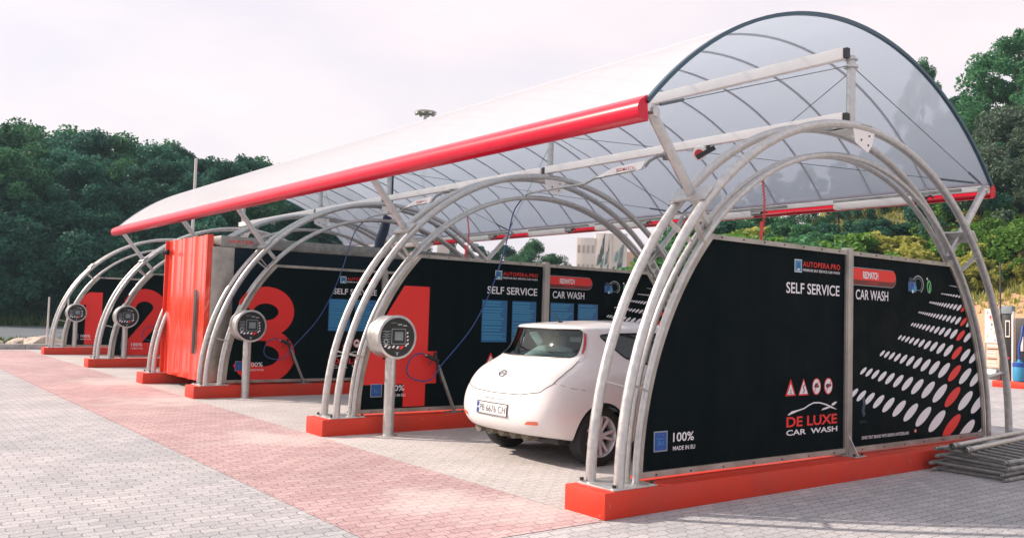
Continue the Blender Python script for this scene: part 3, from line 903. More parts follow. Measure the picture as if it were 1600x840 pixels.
# ridge beam, crown beam, posts, struts, ties
for zz, nm, hgt, x1 in ((4.445, 'ridge_beam', 0.125, XS[4]), (3.755, 'crown_beam', 0.105, XS[4])):
    mb = MB()
    for a, b in ((0, 1), (1, 2), (2, 3), (3, 4)):
        mb.bar((XS[a] - 0.04 + (0.02 if a == 0 else -0.03), 3.60, zz), (XS[b] + 0.03, 3.60, zz), 0.085, hgt, 'alu', bev=0.004)
        mb.box((XS[a] + (-0.025 if a else 0.0) - 0.0, 3.60, zz), (0.05, 0.06, hgt * 0.85), 'bolt')
    mb.build(nm, canopy)
for i in range(5):
    x = XS[i]
    mb = MB(); mb.cyl((x, 3.69, 3.655), (x, 3.69, 4.43), 0.046, 'steel', 14)
    mb.cyl((x, 3.69, 4.30), (x, 3.69, 4.325), 0.075, 'steel', 14); mb.cyl((x, 3.69, 4.385), (x, 3.69, 4.40), 0.07, 'steel', 14)
    mb.box((x, 3.69, 3.665), (0.22, 0.18, 0.012), 'steel')
    mb.build('post', canopy)
    for s in (-1, 1):
        mb = MB()
        mb.cyl((x, YC + s * 2.43, 2.66), (x, RC[0] + s * 3.06, 3.36), 0.046, 'steel', 14)
        mb.cyl((x - 0.06, RC[0] + s * 3.03, 3.32), (x + 0.06, RC[0] + s * 3.03, 3.32), 0.045, 'steel', 10)
        mb.cyl((x, YC + s * 2.18, 2.40), (x, YC + s * 2.43, 2.66), 0.036, 'steel', 12)
        mb.build('strut', canopy)
    if i != 4 and i != 2:
        for j in ((i + 1),):
            for s in (1,):
                mb = MB()
                A, B = Vector((x, 3.69 + s * 0.07, 4.31)), Vector((XS[j], RC[0] + s * 2.98, 3.40))
                mb.cyl(A, B, 0.0045, 'cable', 6); e = A.lerp(B, 0.90); mb.cyl(e, A.lerp(B, 0.985), 0.014, 'cable', 8)
                mb.build('tie_cable', canopy)
                mb = MB()
                A, B = Vector((XS[j], 3.69 + s * 0.07, 4.31)), Vector((x, RC[0] + s * 2.98, 3.40))
                mb.cyl(A, B, 0.0045, 'cable', 6); mb.cyl(A.lerp(B, 0.90), A.lerp(B, 0.985), 0.014, 'cable', 8)
                mb.build('tie_cable', canopy)
    for s in (1, -1):
        mb = MB(); A, B = Vector((x, 3.69 + s * 0.07, 4.31)), Vector((x, RC[0] + s * 2.98, 3.39))
        mb.cyl(A, B, 0.005, 'cable', 6); mb.cyl(A.lerp(B, 0.88), A.lerp(B, 0.98), 0.014, 'cable', 8)
        mb.build('tie_cable', canopy)

# strip lamps under the rear eaves
lamp_x = [-0.87, -3.50, -5.95, -8.00, -10.60, -13.2]
llab = ['white strip lamp under the rear eaves, nearest the camera end of the roof', 'white strip lamp under the rear eaves above the middle of the near bay',
        'white strip lamp under the rear eaves just past the numeral 4 arch', 'white strip lamp under the rear eaves over the second bay',
        'white strip lamp under the rear eaves near the cabin roof', 'white strip lamp under the rear eaves behind the cabin']
lam0 = None
for i, lx in enumerate(lamp_x):
    if lam0 is None:
        lam0 = thing('strip_lamp', llab[0], 'lamp', (lx, 6.64, 3.27), 0, 'strip lamps under the rear eaves')
        mb = MB(); mb.box((-0.6, 0, 0.0), (1.18, 0.10, 0.10), 'lamp_tube', bev=0.02); mb.build('diffuser', lam0)
        mb = MB(); mb.cyl((0.0, 0, 0.0), (0.16, 0, 0.0), 0.035, 'steel_dark', 10); mb.tube([(0.16, 0, 0), (0.22, 0, 0.035), (0.26, 0, 0.0)], 0.014, 'bolt', 8); mb.build('end_cap', lam0)
        mb = MB(); mb.bar((-1.2, 0.0, 0.07), (0.62, 0, 0.07), 0.05, 0.035, 'steel_dark'); mb.build('mounting_rail', lam0)
    else: dup(lam0, (lx, 6.64, 3.27), label=llab[i])

# ------------------------------------------------------------------ equipment cabin between the bays
cabin = thing('equipment_cabin', 'tall equipment cabin with glossy red corrugated front and grey steel corner', 'cabin', (-11.65, 0.4, 0))
CX = 11.65
x0, x1, zb, zt = -12.93 + CX, -10.44 + CX, 0.215, 2.83
mb = MB()
# corrugated sheet: trapezoid folds running up, front face bulging forward
prof = []
nf = 4; pw = (x1 - x0) / nf
for k in range(nf):
    a = x0 + k * pw
    prof += [(a, 0.0), (a + pw * 0.38, -0.004), (a + pw * 0.54, -0.030), (a + pw * 0.82, -0.034), (a + pw * 0.94, -0.004)]
prof += [(x1, 0.0)]
back = [(u, v + 0.03) for u, v in prof[::-1]]
mb.prism(prof + back, zb, zt, 'red_sheet', 'XY')
mb.bar((x1 + 0.012, -0.005, zb), (x1 + 0.012, -0.005, zt), 0.024, 0.11, 'red_sheet', up=(0, 1, 0))
mb.bar((x0 - 0.012, -0.005, zb), (x0 - 0.012, -0.005, zt), 0.024, 0.11, 'red_sheet', up=(0, 1, 0))
mb.build('front_sheet', cabin, smooth=20)
mb = MB(); mb.box((-11.0 + CX, -0.040, 1.27), (0.14, 0.012, 1.16), 'black_ink', bev=0.004); mb.build('slot_window', cabin)
mb = MB(); mb.box((-12.80 + CX, -0.06, 2.60), (0.10, 0.06, 0.10), 'navy', bev=0.01); mb.cyl((-12.80 + CX, -0.09, 2.585), (-12.80 + CX, -0.16, 2.56), 0.03, 'bolt', 10); mb.build('camera_box', cabin)
mb = MB(); mb.box((1.235, 0.23, (zb + 2.62) / 2), (0.05, 0.40, 2.62 - zb), 'steel_frame', bev=0.006); mb.build('corner_post', cabin)
mb = MB(); mb.box((1.215, 3.20, (zb + 2.62) / 2), (0.05, 5.53, 2.62 - zb), 'navy'); mb.build('side_wall', cabin)
mb = MB(); mb.box((-1.255, 3.10, (zb + 2.62) / 2), (0.05, 5.9, 2.62 - zb), 'navy'); mb.build('side_wall', cabin)
mb = MB(); mb.box((0, 5.98, (zb + 2.62) / 2), (2.44, 0.05, 2.62 - zb), 'navy'); mb.build('rear_wall', cabin)
mb = MB(); mb.box((0.0, 3.10, 2.725), (2.52, 5.86, 0.20), 'steel_dark', bev=0.008); mb.build('roof', cabin)
d = Decal(lambda u, v, w: (1.2605 + w, u, v))
d.text('WATER', 0.30, 0.78, 2.70, 2.76, 'red_ink', 1, 0.02)
d.build('lettering', cabin)
hose = MB()
hose.tube([(-10.62, 4.10, 4.55), (-10.62, 4.10, 4.2), (-10.62, 4.09, 3.85), (-10.62, 4.05, 3.5), (-10.63, 3.98, 3.2), (-10.66, 3.92, 3.0), (-10.66, 3.90, 2.826)], [0.05, 0.055, 0.06, 0.085, 0.10, 0.10, 0.10], 'navy_hose', 14)
hose.lathe([(0.16, 2.826), (0.16, 2.85), (0.11, 2.87)], 'navy_hose', 16, 'Z', (-10.66, 3.90, 0))
tag(hose.build('exhaust_hose'), 'dark navy flexible duct rising from the cabin top to the roof', 'duct')

# ------------------------------------------------------------------ payment terminals
def make_terminal():
    t = thing('payment_terminal', 'round steel payment terminal on a post in front of the red numeral 4', 'terminal', (-4.52, 0.78, 0), 0, 'payment terminals at the bay entrances')
    mb = MB(); mb.cyl((0, 0, 0.0), (0, 0, 1.05), 0.068, 'steel', 20); mb.lathe([(0.12, 0.004), (0.12, 0.016), (0.07, 0.018)], 'steel', 20)
    mb.build('post', t)
    r = 0.268
    mb = MB(); mb.lathe([(0.20, -0.20), (r - 0.03, -0.20), (r, -0.17), (r, 0.125), (r + 0.006, 0.13), (r + 0.006, 0.15), (r - 0.024, 0.155), (r - 0.026, 0.145)], 'steel', 40, 'X', (0, 0, 1.24))
    mb.build('drum', t)
    mb = MB(); mb.lathe([(0.245, 0.12), (0.245, 0.1485)], 'black_ink', 40, 'X', (0, 0, 1.24)); mb.build('face', t)
    d = Decal(lambda u, v, w: (0.149 + w, u, 1.24 + v), 0.0015)
    # framed screen
    d.rect(-0.085, 0.115, -0.085, 0.105, 'grey_ink', 1); d.rect(-0.078, 0.108, -0.078, 0.098, 'black_ink', 2); d.rect(-0.042, 0.078, -0.040, 0.068, 'screen', 3)
    rnd = random.Random(5)
    for k in range(5):
        d.rect(-0.035, 0.072, -0.030 + k * 0.019, -0.024 + k * 0.019, 'grey_ink', 4)
    # text rows at the left and top
    for k, z in enumerate((0.07, 0.035, 0.005, -0.03, -0.06, -0.09)):
        d.rect(-0.21 + 0.01 * (k % 2), -0.10, z, z + 0.006, 'grey_ink', 1)
        d.rect(-0.18, -0.13, z - 0.012, z - 0.008, 'grey_ink', 1)
    d.rect(-0.10, -0.02, 0.175, 0.180, 'grey_ink', 1); d.rect(0.0, 0.06, 0.150, 0.168, 'grey_ink', 1); d.rect(0.075, 0.13, 0.142, 0.150, 'white_ink', 1)
    d.ell(-0.16, -0.055, 0.03, 0.035, 'grey_ink', 1); d.ell(-0.16, -0.055, 0.018, 0.02, 'black_ink', 2)
    # button row: white, white, red
    for (u, v) in ((-0.165, -0.108), (-0.115, -0.125), (-0.055, -0.118), (0.005, -0.125)):
        d.poly([(u - 0.024, v - 0.014), (u + 0.006, v - 0.018), (u + 0.026, v + 0.016), (u - 0.002, v + 0.016)], 'white_ink', 1)
    d.poly([(0.025, -0.150), (0.065, -0.148), (0.100, -0.108), (0.055, -0.102)], 'red_ink', 1)
    for k in range(4):
        d.ell(0.140 + 0.004 * k, 0.055 - 0.045 * k, 0.013, 0.012, 'white_ink', 1, 0.4)
    d.poly([(0.105, -0.112), (0.13, -0.116), (0.155, -0.07), (0.135, -0.075)], 'white_ink', 1)
    d.rect(-0.008, 0.012, -0.225, -0.185, 'grey_ink', 1); d.rect(-0.03, 0.03, -0.192, -0.187, 'grey_ink', 1)
    d.build('printed_dial', t)
    return t
term = make_terminal()
for x, l in ((-9.55, 'round steel payment terminal on a post in front of the red numeral 3'),
             (-17.75, 'round steel payment terminal on a post in front of the red numeral 2'),
             (-23.55, 'round steel payment terminal on a post in front of the red numeral 1')):
    dup(term, (x, 0.82, 0), label=l)

# ------------------------------------------------------------------ lance holders, lances and their hoses
def make_lance(i, num):
    xo = XS[i]
    t = thing('lance_holder', 'slanting steel lance holder tube bolted to the kerb before numeral ' + num, 'lance holder', (xo + 0.10, 2.02, HK), 0, 'lance holders')
    mb = MB(); mb.cyl((0, 0, 0.01), (0, -0.285, 0.64), 0.024, 'steel_dark', 12); mb.build('tube', t)
    mb = MB(); mb.box((0, 0, 0.005), (0.16, 0.26, 0.010), 'steel_dark')
    for q in (-1, 1): mb.cyl((0.05, q * 0.1, 0.01), (0.05, q * 0.1, 0.03), 0.012, 'bolt', 8)
    mb.build('foot_plate', t)
    g = thing('spray_lance', 'black spray gun parked in the lance holder at numeral ' + num, 'spray gun', (xo + 0.10, 1.72, 0.85), 0, 'spray guns')
    mb = MB(); mb.tube([(0, 0.08, -0.25), (0, 0.0, 0.0), (0, -0.03, 0.08)], [0.010, 0.018, 0.02], 'black_rubber', 10)
    mb.bar((0, 0.02, 0.05), (0, -0.17, 0.13), 0.035, 0.055, 'black_rubber', bev=0.008)
    mb.bar((0, -0.06, 0.06), (0, -0.03, 0.18), 0.03, 0.04, 'black_rubber', bev=0.006)
    mb.build('gun_body', g)
    mb = MB(); mb.bar((0, -0.10, 0.06), (0, -0.135, 0.0), 0.012, 0.016, 'bolt'); mb.build('trigger', g)
    mb = MB(); mb.cyl((0, -0.17, 0.13), (0, -0.21, 0.145), 0.013, 'chrome', 10); mb.build('coupling', g)
    # hose: from the gun, a loop, then slack up to the boom tip
    tip = Vector((xo - 0.04, 3.28, 3.36))
    P = [Vector((xo + 0.10, 1.51, 0.995)), Vector((xo + 0.11, 1.42, 1.01)), Vector((xo + 0.12, 1.30, 0.96)), Vector((xo + 0.12, 1.235, 0.83)), Vector((xo + 0.12, 1.26, 0.72)), Vector((xo + 0.13, 1.40, 0.655)),
         Vector((xo + 0.14, 1.60, 0.665)), Vector((xo + 0.16, 1.75, 0.86)), Vector((xo + 0.20, 1.92, 1.06)), Vector((xo + 0.24, 2.18, 1.38)), Vector((xo + 0.28, 2.42, 1.84)), Vector((xo + 0.30, 2.62, 2.38)), Vector((xo + 0.27, 2.74, 2.75)), Vector((xo + 0.12, 2.95, 3.10)), tip]
    Q = []
    for k in range(len(P) - 1):
        p0, p1, p2, p3 = P[max(k - 1, 0)], P[k], P[k + 1], P[min(k + 2, len(P) - 1)]
        for s_ in range(5):
            u = s_ / 5
            Q.append(0.5 * ((2 * p1) + (p2 - p0) * u + (2 * p0 - 5 * p1 + 4 * p2 - p3) * u * u + (3 * p1 - p0 - 3 * p2 + p3) * u ** 3))
    Q.append(P[-1])
    mb = MB(); mb.tube(Q, 0.0095, 'blue_hose', 8)
    tag(mb.build('wash_hose'), 'thin blue hose looping from the spray gun at numeral %s up to the roof boom' % num, 'hose', 'blue wash hoses')
    # swinging boom under the crown beam
    b = thing('hose_boom', {'4': 'cranked swing boom with pale pennant plate above the white car', '3': 'cranked swing boom with pale pennant plate above the bay of numeral 3',
                            '2': 'swing boom with pale pennant plate above the bay of numeral 2'}.get(num, ''), 'boom', (xo + 2.55, 3.5, 3.69), 0, 'swing booms under the roof')
    def L(x, y, z): return (x - 2.55, y - 3.5, z - 3.69)
    mb = MB(); mb.tube([L(2.52, 3.12, 3.44), L(2.30, 3.02, 3.405), L(1.62, 3.12, 3.405), L(1.33, 3.22, 3.375), L(0.15, 3.27, 3.375), L(-0.04, 3.28, 3.36)], 0.016, 'steel', 10); mb.build('arm', b)
    mb = MB(); mb.cyl((0, 0, 0.0), (0, 0, -0.10), 0.05, 'steel_dark', 12); mb.tube([(0.02, -0.10, -0.06), (0.10, -0.26, -0.10), (0.06, -0.37, -0.17), (0.0, -0.39, -0.24)], 0.02, 'steel_dark', 8)
    mb.bar((0, 0.0, -0.06), (0, -0.16, -0.07), 0.05, 0.03, 'steel_dark'); mb.build('swivel', b)
    mb = MB(); mb.prism([(2.60 - 2.55, 3.52 - 3.69), (2.52 - 2.55, 3.42 - 3.69), (2.32 - 2.55, 3.395 - 3.69), (1.68 - 2.55, 3.40 - 3.69), (2.05 - 2.55, 3.50 - 3.69)], -0.43, -0.42, 'alu', 'XZ')
    mb.build('pennant_plate', b)
    dd = Decal(lambda u, v, w: (u, -0.4301 - w, v)); dd.text('REDMATCH', -0.46, -0.14, -0.262, -0.215, 'red_hose', 1, 0.01); dd.build('lettering', b)
make_lance(1, '4'); make_lance(2, '3'); make_lance(4, '2')

# red hoses dropping from each arch to the wall top
for i, l in ((0, 'coiled red hose hanging inside the nearest arch down to its black wall'), (1, 'red hose hanging inside the numeral 4 arch'),
             (4, 'red hose hanging inside the numeral 2 arch')):
    mb = MB(); x = XS[i]
    P = []
    for k in range(90):
        a = k / 89
        rr = 0.010 if a < 0.78 else 0.0
        P.append((x + 0.0 + rr * math.cos(k * 1.5), 2.185 + 0.05 * math.sin(a * 3.0) + rr * math.sin(k * 1.5), 2.98 - 0.64 * a))
    mb.tube(P, 0.0065, 'red_hose', 6)
    mb.cyl((x, 2.19, 2.52), (x, 2.195, 2.342), 0.013, 'red_hose', 8)
    tag(mb.build('foam_hose'), l, 'hose', 'red foam hoses')
# small hanging reel under the near crown beam
rl = thing('floodlight', 'small pale floodlight with reddish face on a black bracket under the crown beam', 'floodlight', (-1.84, 3.58, 3.70))
mb = MB(); mb.bar((0, 0, 0), (0.0, 0, -0.09), 0.04, 0.03, 'bolt', up=(1, 0, 0)); mb.bar((0.12, -0.02, -0.04), (-0.06, -0.14, -0.16), 0.05, 0.05, 'bolt'); mb.build('bracket', rl)
mb = MB(); mb.cyl((-0.10, -0.02, -0.06), (-0.04, -0.12, -0.11), 0.085, 'alu', 20); mb.cyl((-0.04, -0.12, -0.11), (-0.035, -0.128, -0.114), 0.055, 'red_hose', 20); mb.build('lamp_head', rl)

# ------------------------------------------------------------------ the white hatchback
CARX, CARY = -2.43, 1.66
def build_car():
    car = thing('parked_car', 'white five door hatchback parked nose in under the arches', 'car', (CARX, CARY, 0))
    # half cage: rings from sill to roof; each row = 12 points rear centre -> front centre  (x, y, z)
    F = lambda *a: list(a)
    rings = [
        F((0, -.60, .28), (.40, -.59, .28), (.66, -.50, .28), (.76, -.37, .26), (.78, 0, .21), (.78, .85, .19), (.78, 1.5, .19), (.78, 2.2, .19), (.77, 2.72, .21), (.74, 3.15, .20), (.45, 3.42, .20), (0, 3.48, .20)),
        F((0, -.75, .325), (.40, -.735, .325), (.70, -.63, .325), (.82, -.43, .295), (.85, 0, .25), (.85, .85, .22), (.85, 1.5, .22), (.85, 2.2, .22), (.845, 2.72, .25), (.80, 3.22, .24), (.48, 3.53, .24), (0, 3.60, .24)),
        F((0, -.83, .46), (.42, -.815, .46), (.76, -.715, .46), (.862, -.46, .46), (.885, 0, .46), (.875, .85, .42), (.872, 1.5, .42), (.875, 2.2, .42), (.88, 2.72, .44), (.84, 3.24, .42), (.50, 3.58, .42), (0, 3.66, .42)),
        F((0, -.815, .64), (.42, -.80, .64), (.765, -.705, .64), (.868, -.45, .65), (.892, 0, .66), (.880, .85, .64), (.876, 1.5, .64), (.88, 2.2, .63), (.882, 2.72, .62), (.83, 3.20, .58), (.50, 3.54, .56), (0, 3.62, .56)),
        F((0, -.755, .80), (.42, -.74, .80), (.735, -.645, .81), (.835, -.36, .82), (.880, .02, .82), (.875, .85, .80), (.873, 1.5, .79), (.872, 2.2, .78), (.855, 2.72, .76), (.79, 3.12, .72), (.48, 3.42, .70), (0, 3.50, .70)),
        F((0, -.680, .975), (.40, -.66, .975), (.670, -.545, .98), (.768, -.22, .985), (.830, .10, .97), (.848, .85, .93), (.850, 1.5, .92), (.846, 2.2, .91), (.815, 2.70, .88), (.72, 2.98, .83), (.45, 3.20, .80), (0, 3.28, .80)),
        F((0, -.335, 1.085), (.37, -.325, 1.09), (.635, -.225, 1.105), (.715, -.01, 1.11), (.765, .24, 1.08), (.795, .85, 1.01), (.800, 1.5, .99), (.790, 2.2, .98), (.74, 2.55, .965), (.64, 2.74, .94), (.42, 2.88, .92), (0, 2.94, .92)),
        F((0, -.245, 1.25), (.36, -.225, 1.25), (.600, -.125, 1.26), (.672, .05, 1.26), (.705, .34, 1.25), (.715, .85, 1.22), (.715, 1.5, 1.21), (.690, 2.0, 1.20), (.65, 2.18, 1.18), (.58, 2.32, 1.16), (.38, 2.42, 1.15), (0, 2.47, 1.15)),
        F((0, -.185, 1.425), (.34, -.165, 1.425), (.585, -.065, 1.422), (.630, .09, 1.420), (.642, .36, 1.415), (.640, .85, 1.42), (.630, 1.35, 1.41), (.610, 1.62, 1.385), (.58, 1.78, 1.36), (.52, 1.90, 1.345), (.34, 1.98, 1.34), (0, 2.02, 1.34)),
        F((0, -.210, 1.458), (.33, -.19, 1.458), (.572, -.085, 1.452), (.592, .07, 1.458), (.595, .36, 1.470), (.58, .85, 1.48), (.57, 1.30, 1.468), (.55, 1.50, 1.45), (.52, 1.64, 1.43), (.47, 1.74, 1.415), (.31, 1.80, 1.41), (0, 1.83, 1.41)),
        F((0, -.09, 1.478), (.20, -.07, 1.478), (.31, -.01, 1.478), (.33, .12, 1.490), (.335, .42, 1.508), (.33, .85, 1.525), (.33, 1.20, 1.515), (.32, 1.34, 1.503), (.30, 1.42, 1.49), (.27, 1.48, 1.482), (.18, 1.52, 1.478), (0, 1.54, 1.475)),
    ]
    top = [(0, -.14, 1.466), None, None, (0, 0.16, 1.494), (0, .42, 1.518), (0, .85, 1.536), (0, 1.15, 1.530), (0, 1.26, 1.518), (0, 1.32, 1.508), (0, 1.37, 1.50), None, (0, 1.42, 1.493)]
    def cage(inset=0.0):
        bm = bmesh.new()
        NJ = 12; grid_ = []
        for rg in rings:
            half = [Vector(p) for p in rg]
            full = half + [Vector((-p.x, p.y, p.z)) for p in half[-2:0:-1]]
            grid_.append([bm.verts.new(p) for p in full])
        n_ = len(grid_[0])
        for a in range(len(grid_) - 1):
            for k in range(n_):
                k2 = (k + 1) % n_
                bm.faces.new((grid_[a][k], grid_[a][k2], grid_[a + 1][k2], grid_[a + 1][k]))
        # roof cap: rows across the car between mirrored points
        lastr = grid_[-1]
        cen = {}
        for j, tp in enumerate(top):
            if tp and j not in (0, 11): cen[j] = bm.verts.new(tp)
        L_ = lambda j: lastr[j]; Rm = lambda j: lastr[(n_ - j) % n_]
        # centre row: rear centre, cen3..cen9, front centre
        bm.faces.new((L_(0), L_(1), L_(2), L_(3)) ) if False else None
        c3 = cen[3]; c9 = cen[9]
        for S in (L_, Rm):
            bm.faces.new((S(0), S(1), S(2), S(3), c3)); 
            for j in range(3, 9): bm.faces.new((S(j), S(j + 1), cen[j + 1], cen[j]))
            bm.faces.new((S(9), S(10), S(11), c9))
        # bottom
        bm.faces.new(grid_[0][::-1])
        bmesh.ops.recalc_face_normals(bm, faces=bm.faces)
        me = bpy.data.meshes.new('cage'); bm.to_mesh(me); bm.free()
        o = bpy.data.objects.new('cage', me); col.objects.link(o)
        md = o.modifiers.new('s', 'SUBSURF'); md.levels = 3; md.render_levels = 3
        dg = bpy.context.evaluated_depsgraph_get()
        out = bpy.data.meshes.new_from_object(o.evaluated_get(dg))
        bpy.data.objects.remove(o)
        if inset:
            bm = bmesh.new(); bm.from_mesh(out); bm.normal_update()
            for v in bm.verts: v.co -= v.normal * inset
            bm.to_mesh(out); bm.free()
        return out
    body_me = cage(); body_me.materials.append(M['carpaint']); body_me.materials.append(M['car_inner']); body_me.materials.append(M['black_rubber'])
    bvm = bmesh.new(); bvm.from_mesh(body_me); bvh = BVHTree.FromBMesh(bvm); bvm.free()
    body = bpy.data.objects.new('body', body_me); col.objects.link(body)
    cutters = []
    def cutter(me, mi_):
        for p in me.polygons: p.material_index = mi_
        o = bpy.data.objects.new('cut', me); col.objects.link(o); cutters.append(o); return o
    inner = cage(0.028)
    for v in inner.vertices: v.co = Vector((v.co.x * .975, v.co.y * .99 + .012, .56 + (v.co.z - .56) * .972))
    bm = bmesh.new(); bm.from_mesh(inner)
    r_ = bmesh.ops.bisect_plane(bm, geom=list(bm.verts) + list(bm.edges) + list(bm.faces), plane_co=(0, 0, .56), plane_no=(0, 0, 1), clear_inner=True)
    bmesh.ops.edgeloop_fill(bm, edges=[e for e in bm.edges if e.is_boundary])
    bmesh.ops.recalc_face_normals(bm, faces=bm.faces)
    bm.to_mesh(inner); bm.free()
    for _ in range(3): inner.materials.append(None)
    for k, nm in enumerate(('carpaint', 'car_inner', 'black_rubber')): inner.materials[k] = M[nm]
    cutter(inner, 1)
    def mesh_of(mb): 
        me = bpy.data.meshes.new('c'); me.from_pydata(mb.v, [], mb.f)
        bm = bmesh.new(); bm.from_mesh(me); bmesh.ops.recalc_face_normals(bm, faces=bm.faces); bm.to_mesh(me); bm.free()
        for nm in ('carpaint', 'car_inner', 'black_rubber'): me.materials.append(M[nm])
        return me
    # window outlines
    rear = [(-.600, 1.122), (-.30, 1.112), (.30, 1.112), (.590, 1.126), (.614, 1.155), (.572, 1.395), (.545, 1.420), (-.545, 1.420), (-.572, 1.395), (-.626, 1.150)]
    side = [(.12, 1.365), (.30, 1.382), (.85, 1.395), (1.35, 1.378), (1.62, 1.32), (2.17, 1.045), (2.15, 1.005), (1.5, 1.012), (.85, 1.045), (.62, 1.075), (.42, 1.13)]
    front = [(-.66, 1.00), (.66, 1.00), (.54, 1.36), (-.54, 1.36)]
    def rounded(poly, r=0.03):
        out = []
        for i in range(len(poly)):
            a, b, c = Vector(poly[i - 1]), Vector(poly[i]), Vector(poly[(i + 1) % len(poly)])
            d1, d2 = (a - b), (c - b)
            q = min(r, d1.length * .4, d2.length * .4)
            p1, p2 = b + d1.normalized() * q, b + d2.normalized() * q
            for t_ in (0, .25, .5, .75, 1): out.append(tuple((1 - t_) ** 2 * p1 + 2 * t_ * (1 - t_) * b + t_ ** 2 * p2))
        return out
    rear_r, side_r = rounded(rear), rounded(side, .05)
    mb = MB(); mb.prism(rear_r, -1.2, 0.16, 'car_inner', 'XZ'); cutter(mesh_of(mb), 2)
    for s in (1, -1):
        mb = MB(); mb.prism(side_r, s * .45, s * 1.1, 'car_inner', 'YZ'); cutter(mesh_of(mb), 2)
    mb = MB(); mb.prism(rounded(front), 1.9, 3.2, 'car_inner', 'XZ')
    cutter(mesh_of(mb), 2)
    for yy in (0.0, 2.70):
        for s in (1, -1):
            mb = MB(); mb.lathe([(.352, s * .52), (.352, s * 1.0)], 'car_inner', 48, 'X', (0, yy, .318)); cutter(mesh_of(mb), 2)
    cutters = cutters[1:] + cutters[:1]
    for c in cutters:
        md = body.modifiers.new('b', 'BOOLEAN'); md.operation = 'DIFFERENCE'; md.solver = 'EXACT'; md.object = c
    dg = bpy.context.evaluated_depsgraph_get()
    res = bpy.data.meshes.new_from_object(body.evaluated_get(dg))
    body.modifiers.clear(); body.data = res
    for c in cutters: bpy.data.objects.remove(c)
    res.polygons.foreach_set('use_smooth', [True] * len(res.polygons)); res.set_sharp_from_angle(angle=R(38))
    body.parent = car
    # projection helpers onto the outer skin
    def on_rear(x, z, lift=0.004):
        h = bvh.ray_cast(Vector((x, -2.0, z)), Vector((0, 1, 0)))
        return h[0] + h[1] * lift, h[1]
    def on_side(y, z, s=1, lift=0.004):
        h = bvh.ray_cast(Vector((s * 2.0, y, z)), Vector((-s, 0, 0)))
        if h[0] is None: return Vector((s * .6, y, z)), Vector((s, 0, 0))
        return h[0] + h[1] * lift, h[1]
    def skin(name, poly, proj, mat, lift, par=car, inward=0.006, sub=10):
        """curved patch of the skin inside an outline, with thickness"""
        bm = bmesh.new()
        vv = [bm.verts.new((u, v, 0)) for u, v in poly]
        f = bm.faces.new(vv)
        bmesh.ops.triangulate(bm, faces=[f])
        for _ in range(3):
            lng = [e for e in bm.edges if e.calc_length() > 0.07]
            if not lng: break
            bmesh.ops.subdivide_edges(bm, edges=lng, cuts=1)
            bmesh.ops.triangulate(bm, faces=[f_ for f_ in bm.faces if len(f_.verts) > 3])
        top_ = []
        for v in bm.verts:
            p, nn = proj(v.co.x, v.co.y, lift); top_.append((p, nn))
        for v, (p, nn) in zip(bm.verts, top_): v.co = p
        bm.normal_update()
        ref = sum((nn for p, nn in top_), Vector())
        if sum((f_.normal * f_.calc_area() for f_ in bm.faces), Vector()).dot(ref) < 0: bmesh.ops.reverse_faces(bm, faces=list(bm.faces))
        me = bpy.data.meshes.new(name); bm.to_mesh(me); bm.free()
        me.materials.append(M[mat])
        me.polygons.foreach_set('use_smooth', [True] * len(me.polygons))
        o = bpy.data.objects.new(name, me); col.objects.link(o); o.parent = par
        return o
    def strip(name, pts, proj, w, mat, lift=0.002, par=car):
        fine = []
        for a_, b_ in zip(pts, pts[1:]):
            nn = max(1, int(math.hypot(b_[0] - a_[0], b_[1] - a_[1]) / .03))
            fine += [(a_[0] + (b_[0] - a_[0]) * q / nn, a_[1] + (b_[1] - a_[1]) * q / nn) for q in range(nn)]
        fine.append(pts[-1])
        mb = MB(); mb.tube([proj(u, v, lift)[0] for u, v in fine], w, mat, 6); return mb.build(name, par)
    gl = skin('rear_window', rear_r, on_rear, 'glass', -0.004)
    strip('seal', [*rear_r, rear_r[0]], on_rear, 0.008, 'car_black', 0.0, gl)
    for s in (1, -1):
        g2 = skin('side_window', side_r, lambda u, v, l_, s=s: on_side(u, v, s, l_), 'glass', -0.004)
        strip('seal', [*side_r, side_r[0]], lambda u, v, l_, s=s: on_side(u, v, s, l_), 0.010, 'car_black', 0.0, g2)
        mb = MB(); a, b = on_side(1.10, 1.04, s)[0], on_side(1.02, 1.37, s)[0]; mb.bar(a, b, 0.05, 0.02, 'car_black', up=(s, 0, 0)); mb.build('pillar_trim', g2)
    fw = [(-.64, 1.01), (.64, 1.01), (.525, 1.35), (-.525, 1.35)]
    def on_front(x, z, lift):
        h = bvh.ray_cast(Vector((x, 6, z)), Vector((0, -1, 0))); return h[0] + h[1] * lift, h[1]
    skin('windscreen', rounded(fw), on_front, 'glass', -0.004)
    # tail lights: tall narrow strips up the rear pillars
    for s in (1, -1):
        tl = [(s * .578, 1.402), (s * .604, 1.385), (s * .655, 1.18), (s * .690, 1.085), (s * .668, 1.090), (s * .632, 1.17), (s * .588, 1.355), (s * .568, 1.392)]
        if s < 0: tl = tl[::-1]
        t_ = skin('tail_light', tl, on_rear, 'lens_clear', 0.006)
        rd = [(s * .584, 1.388), (s * .600, 1.372), (s * .640, 1.215), (s * .650, 1.165), (s * .641, 1.162), (s * .628, 1.20), (s * .592, 1.350)]
        if s < 0: rd = rd[::-1]
        skin('red_lens', rd, on_rear, 'lens_red', 0.011, t_)
        rf = rounded([(s * .50, .440), (s * .66, .445), (s * .66, .482), (s * .545, .476)][::s], .012)
        skin('reflector', rf, on_rear, 'lens_orange', 0.005)
    # tailgate seams, plate, badge, lower diffuser
    strip('bumper_seam', [(.705, .87), (.76, .85), (.81, .82), (.845, .80)], on_rear, 0.003, 'car_black', -0.0005)
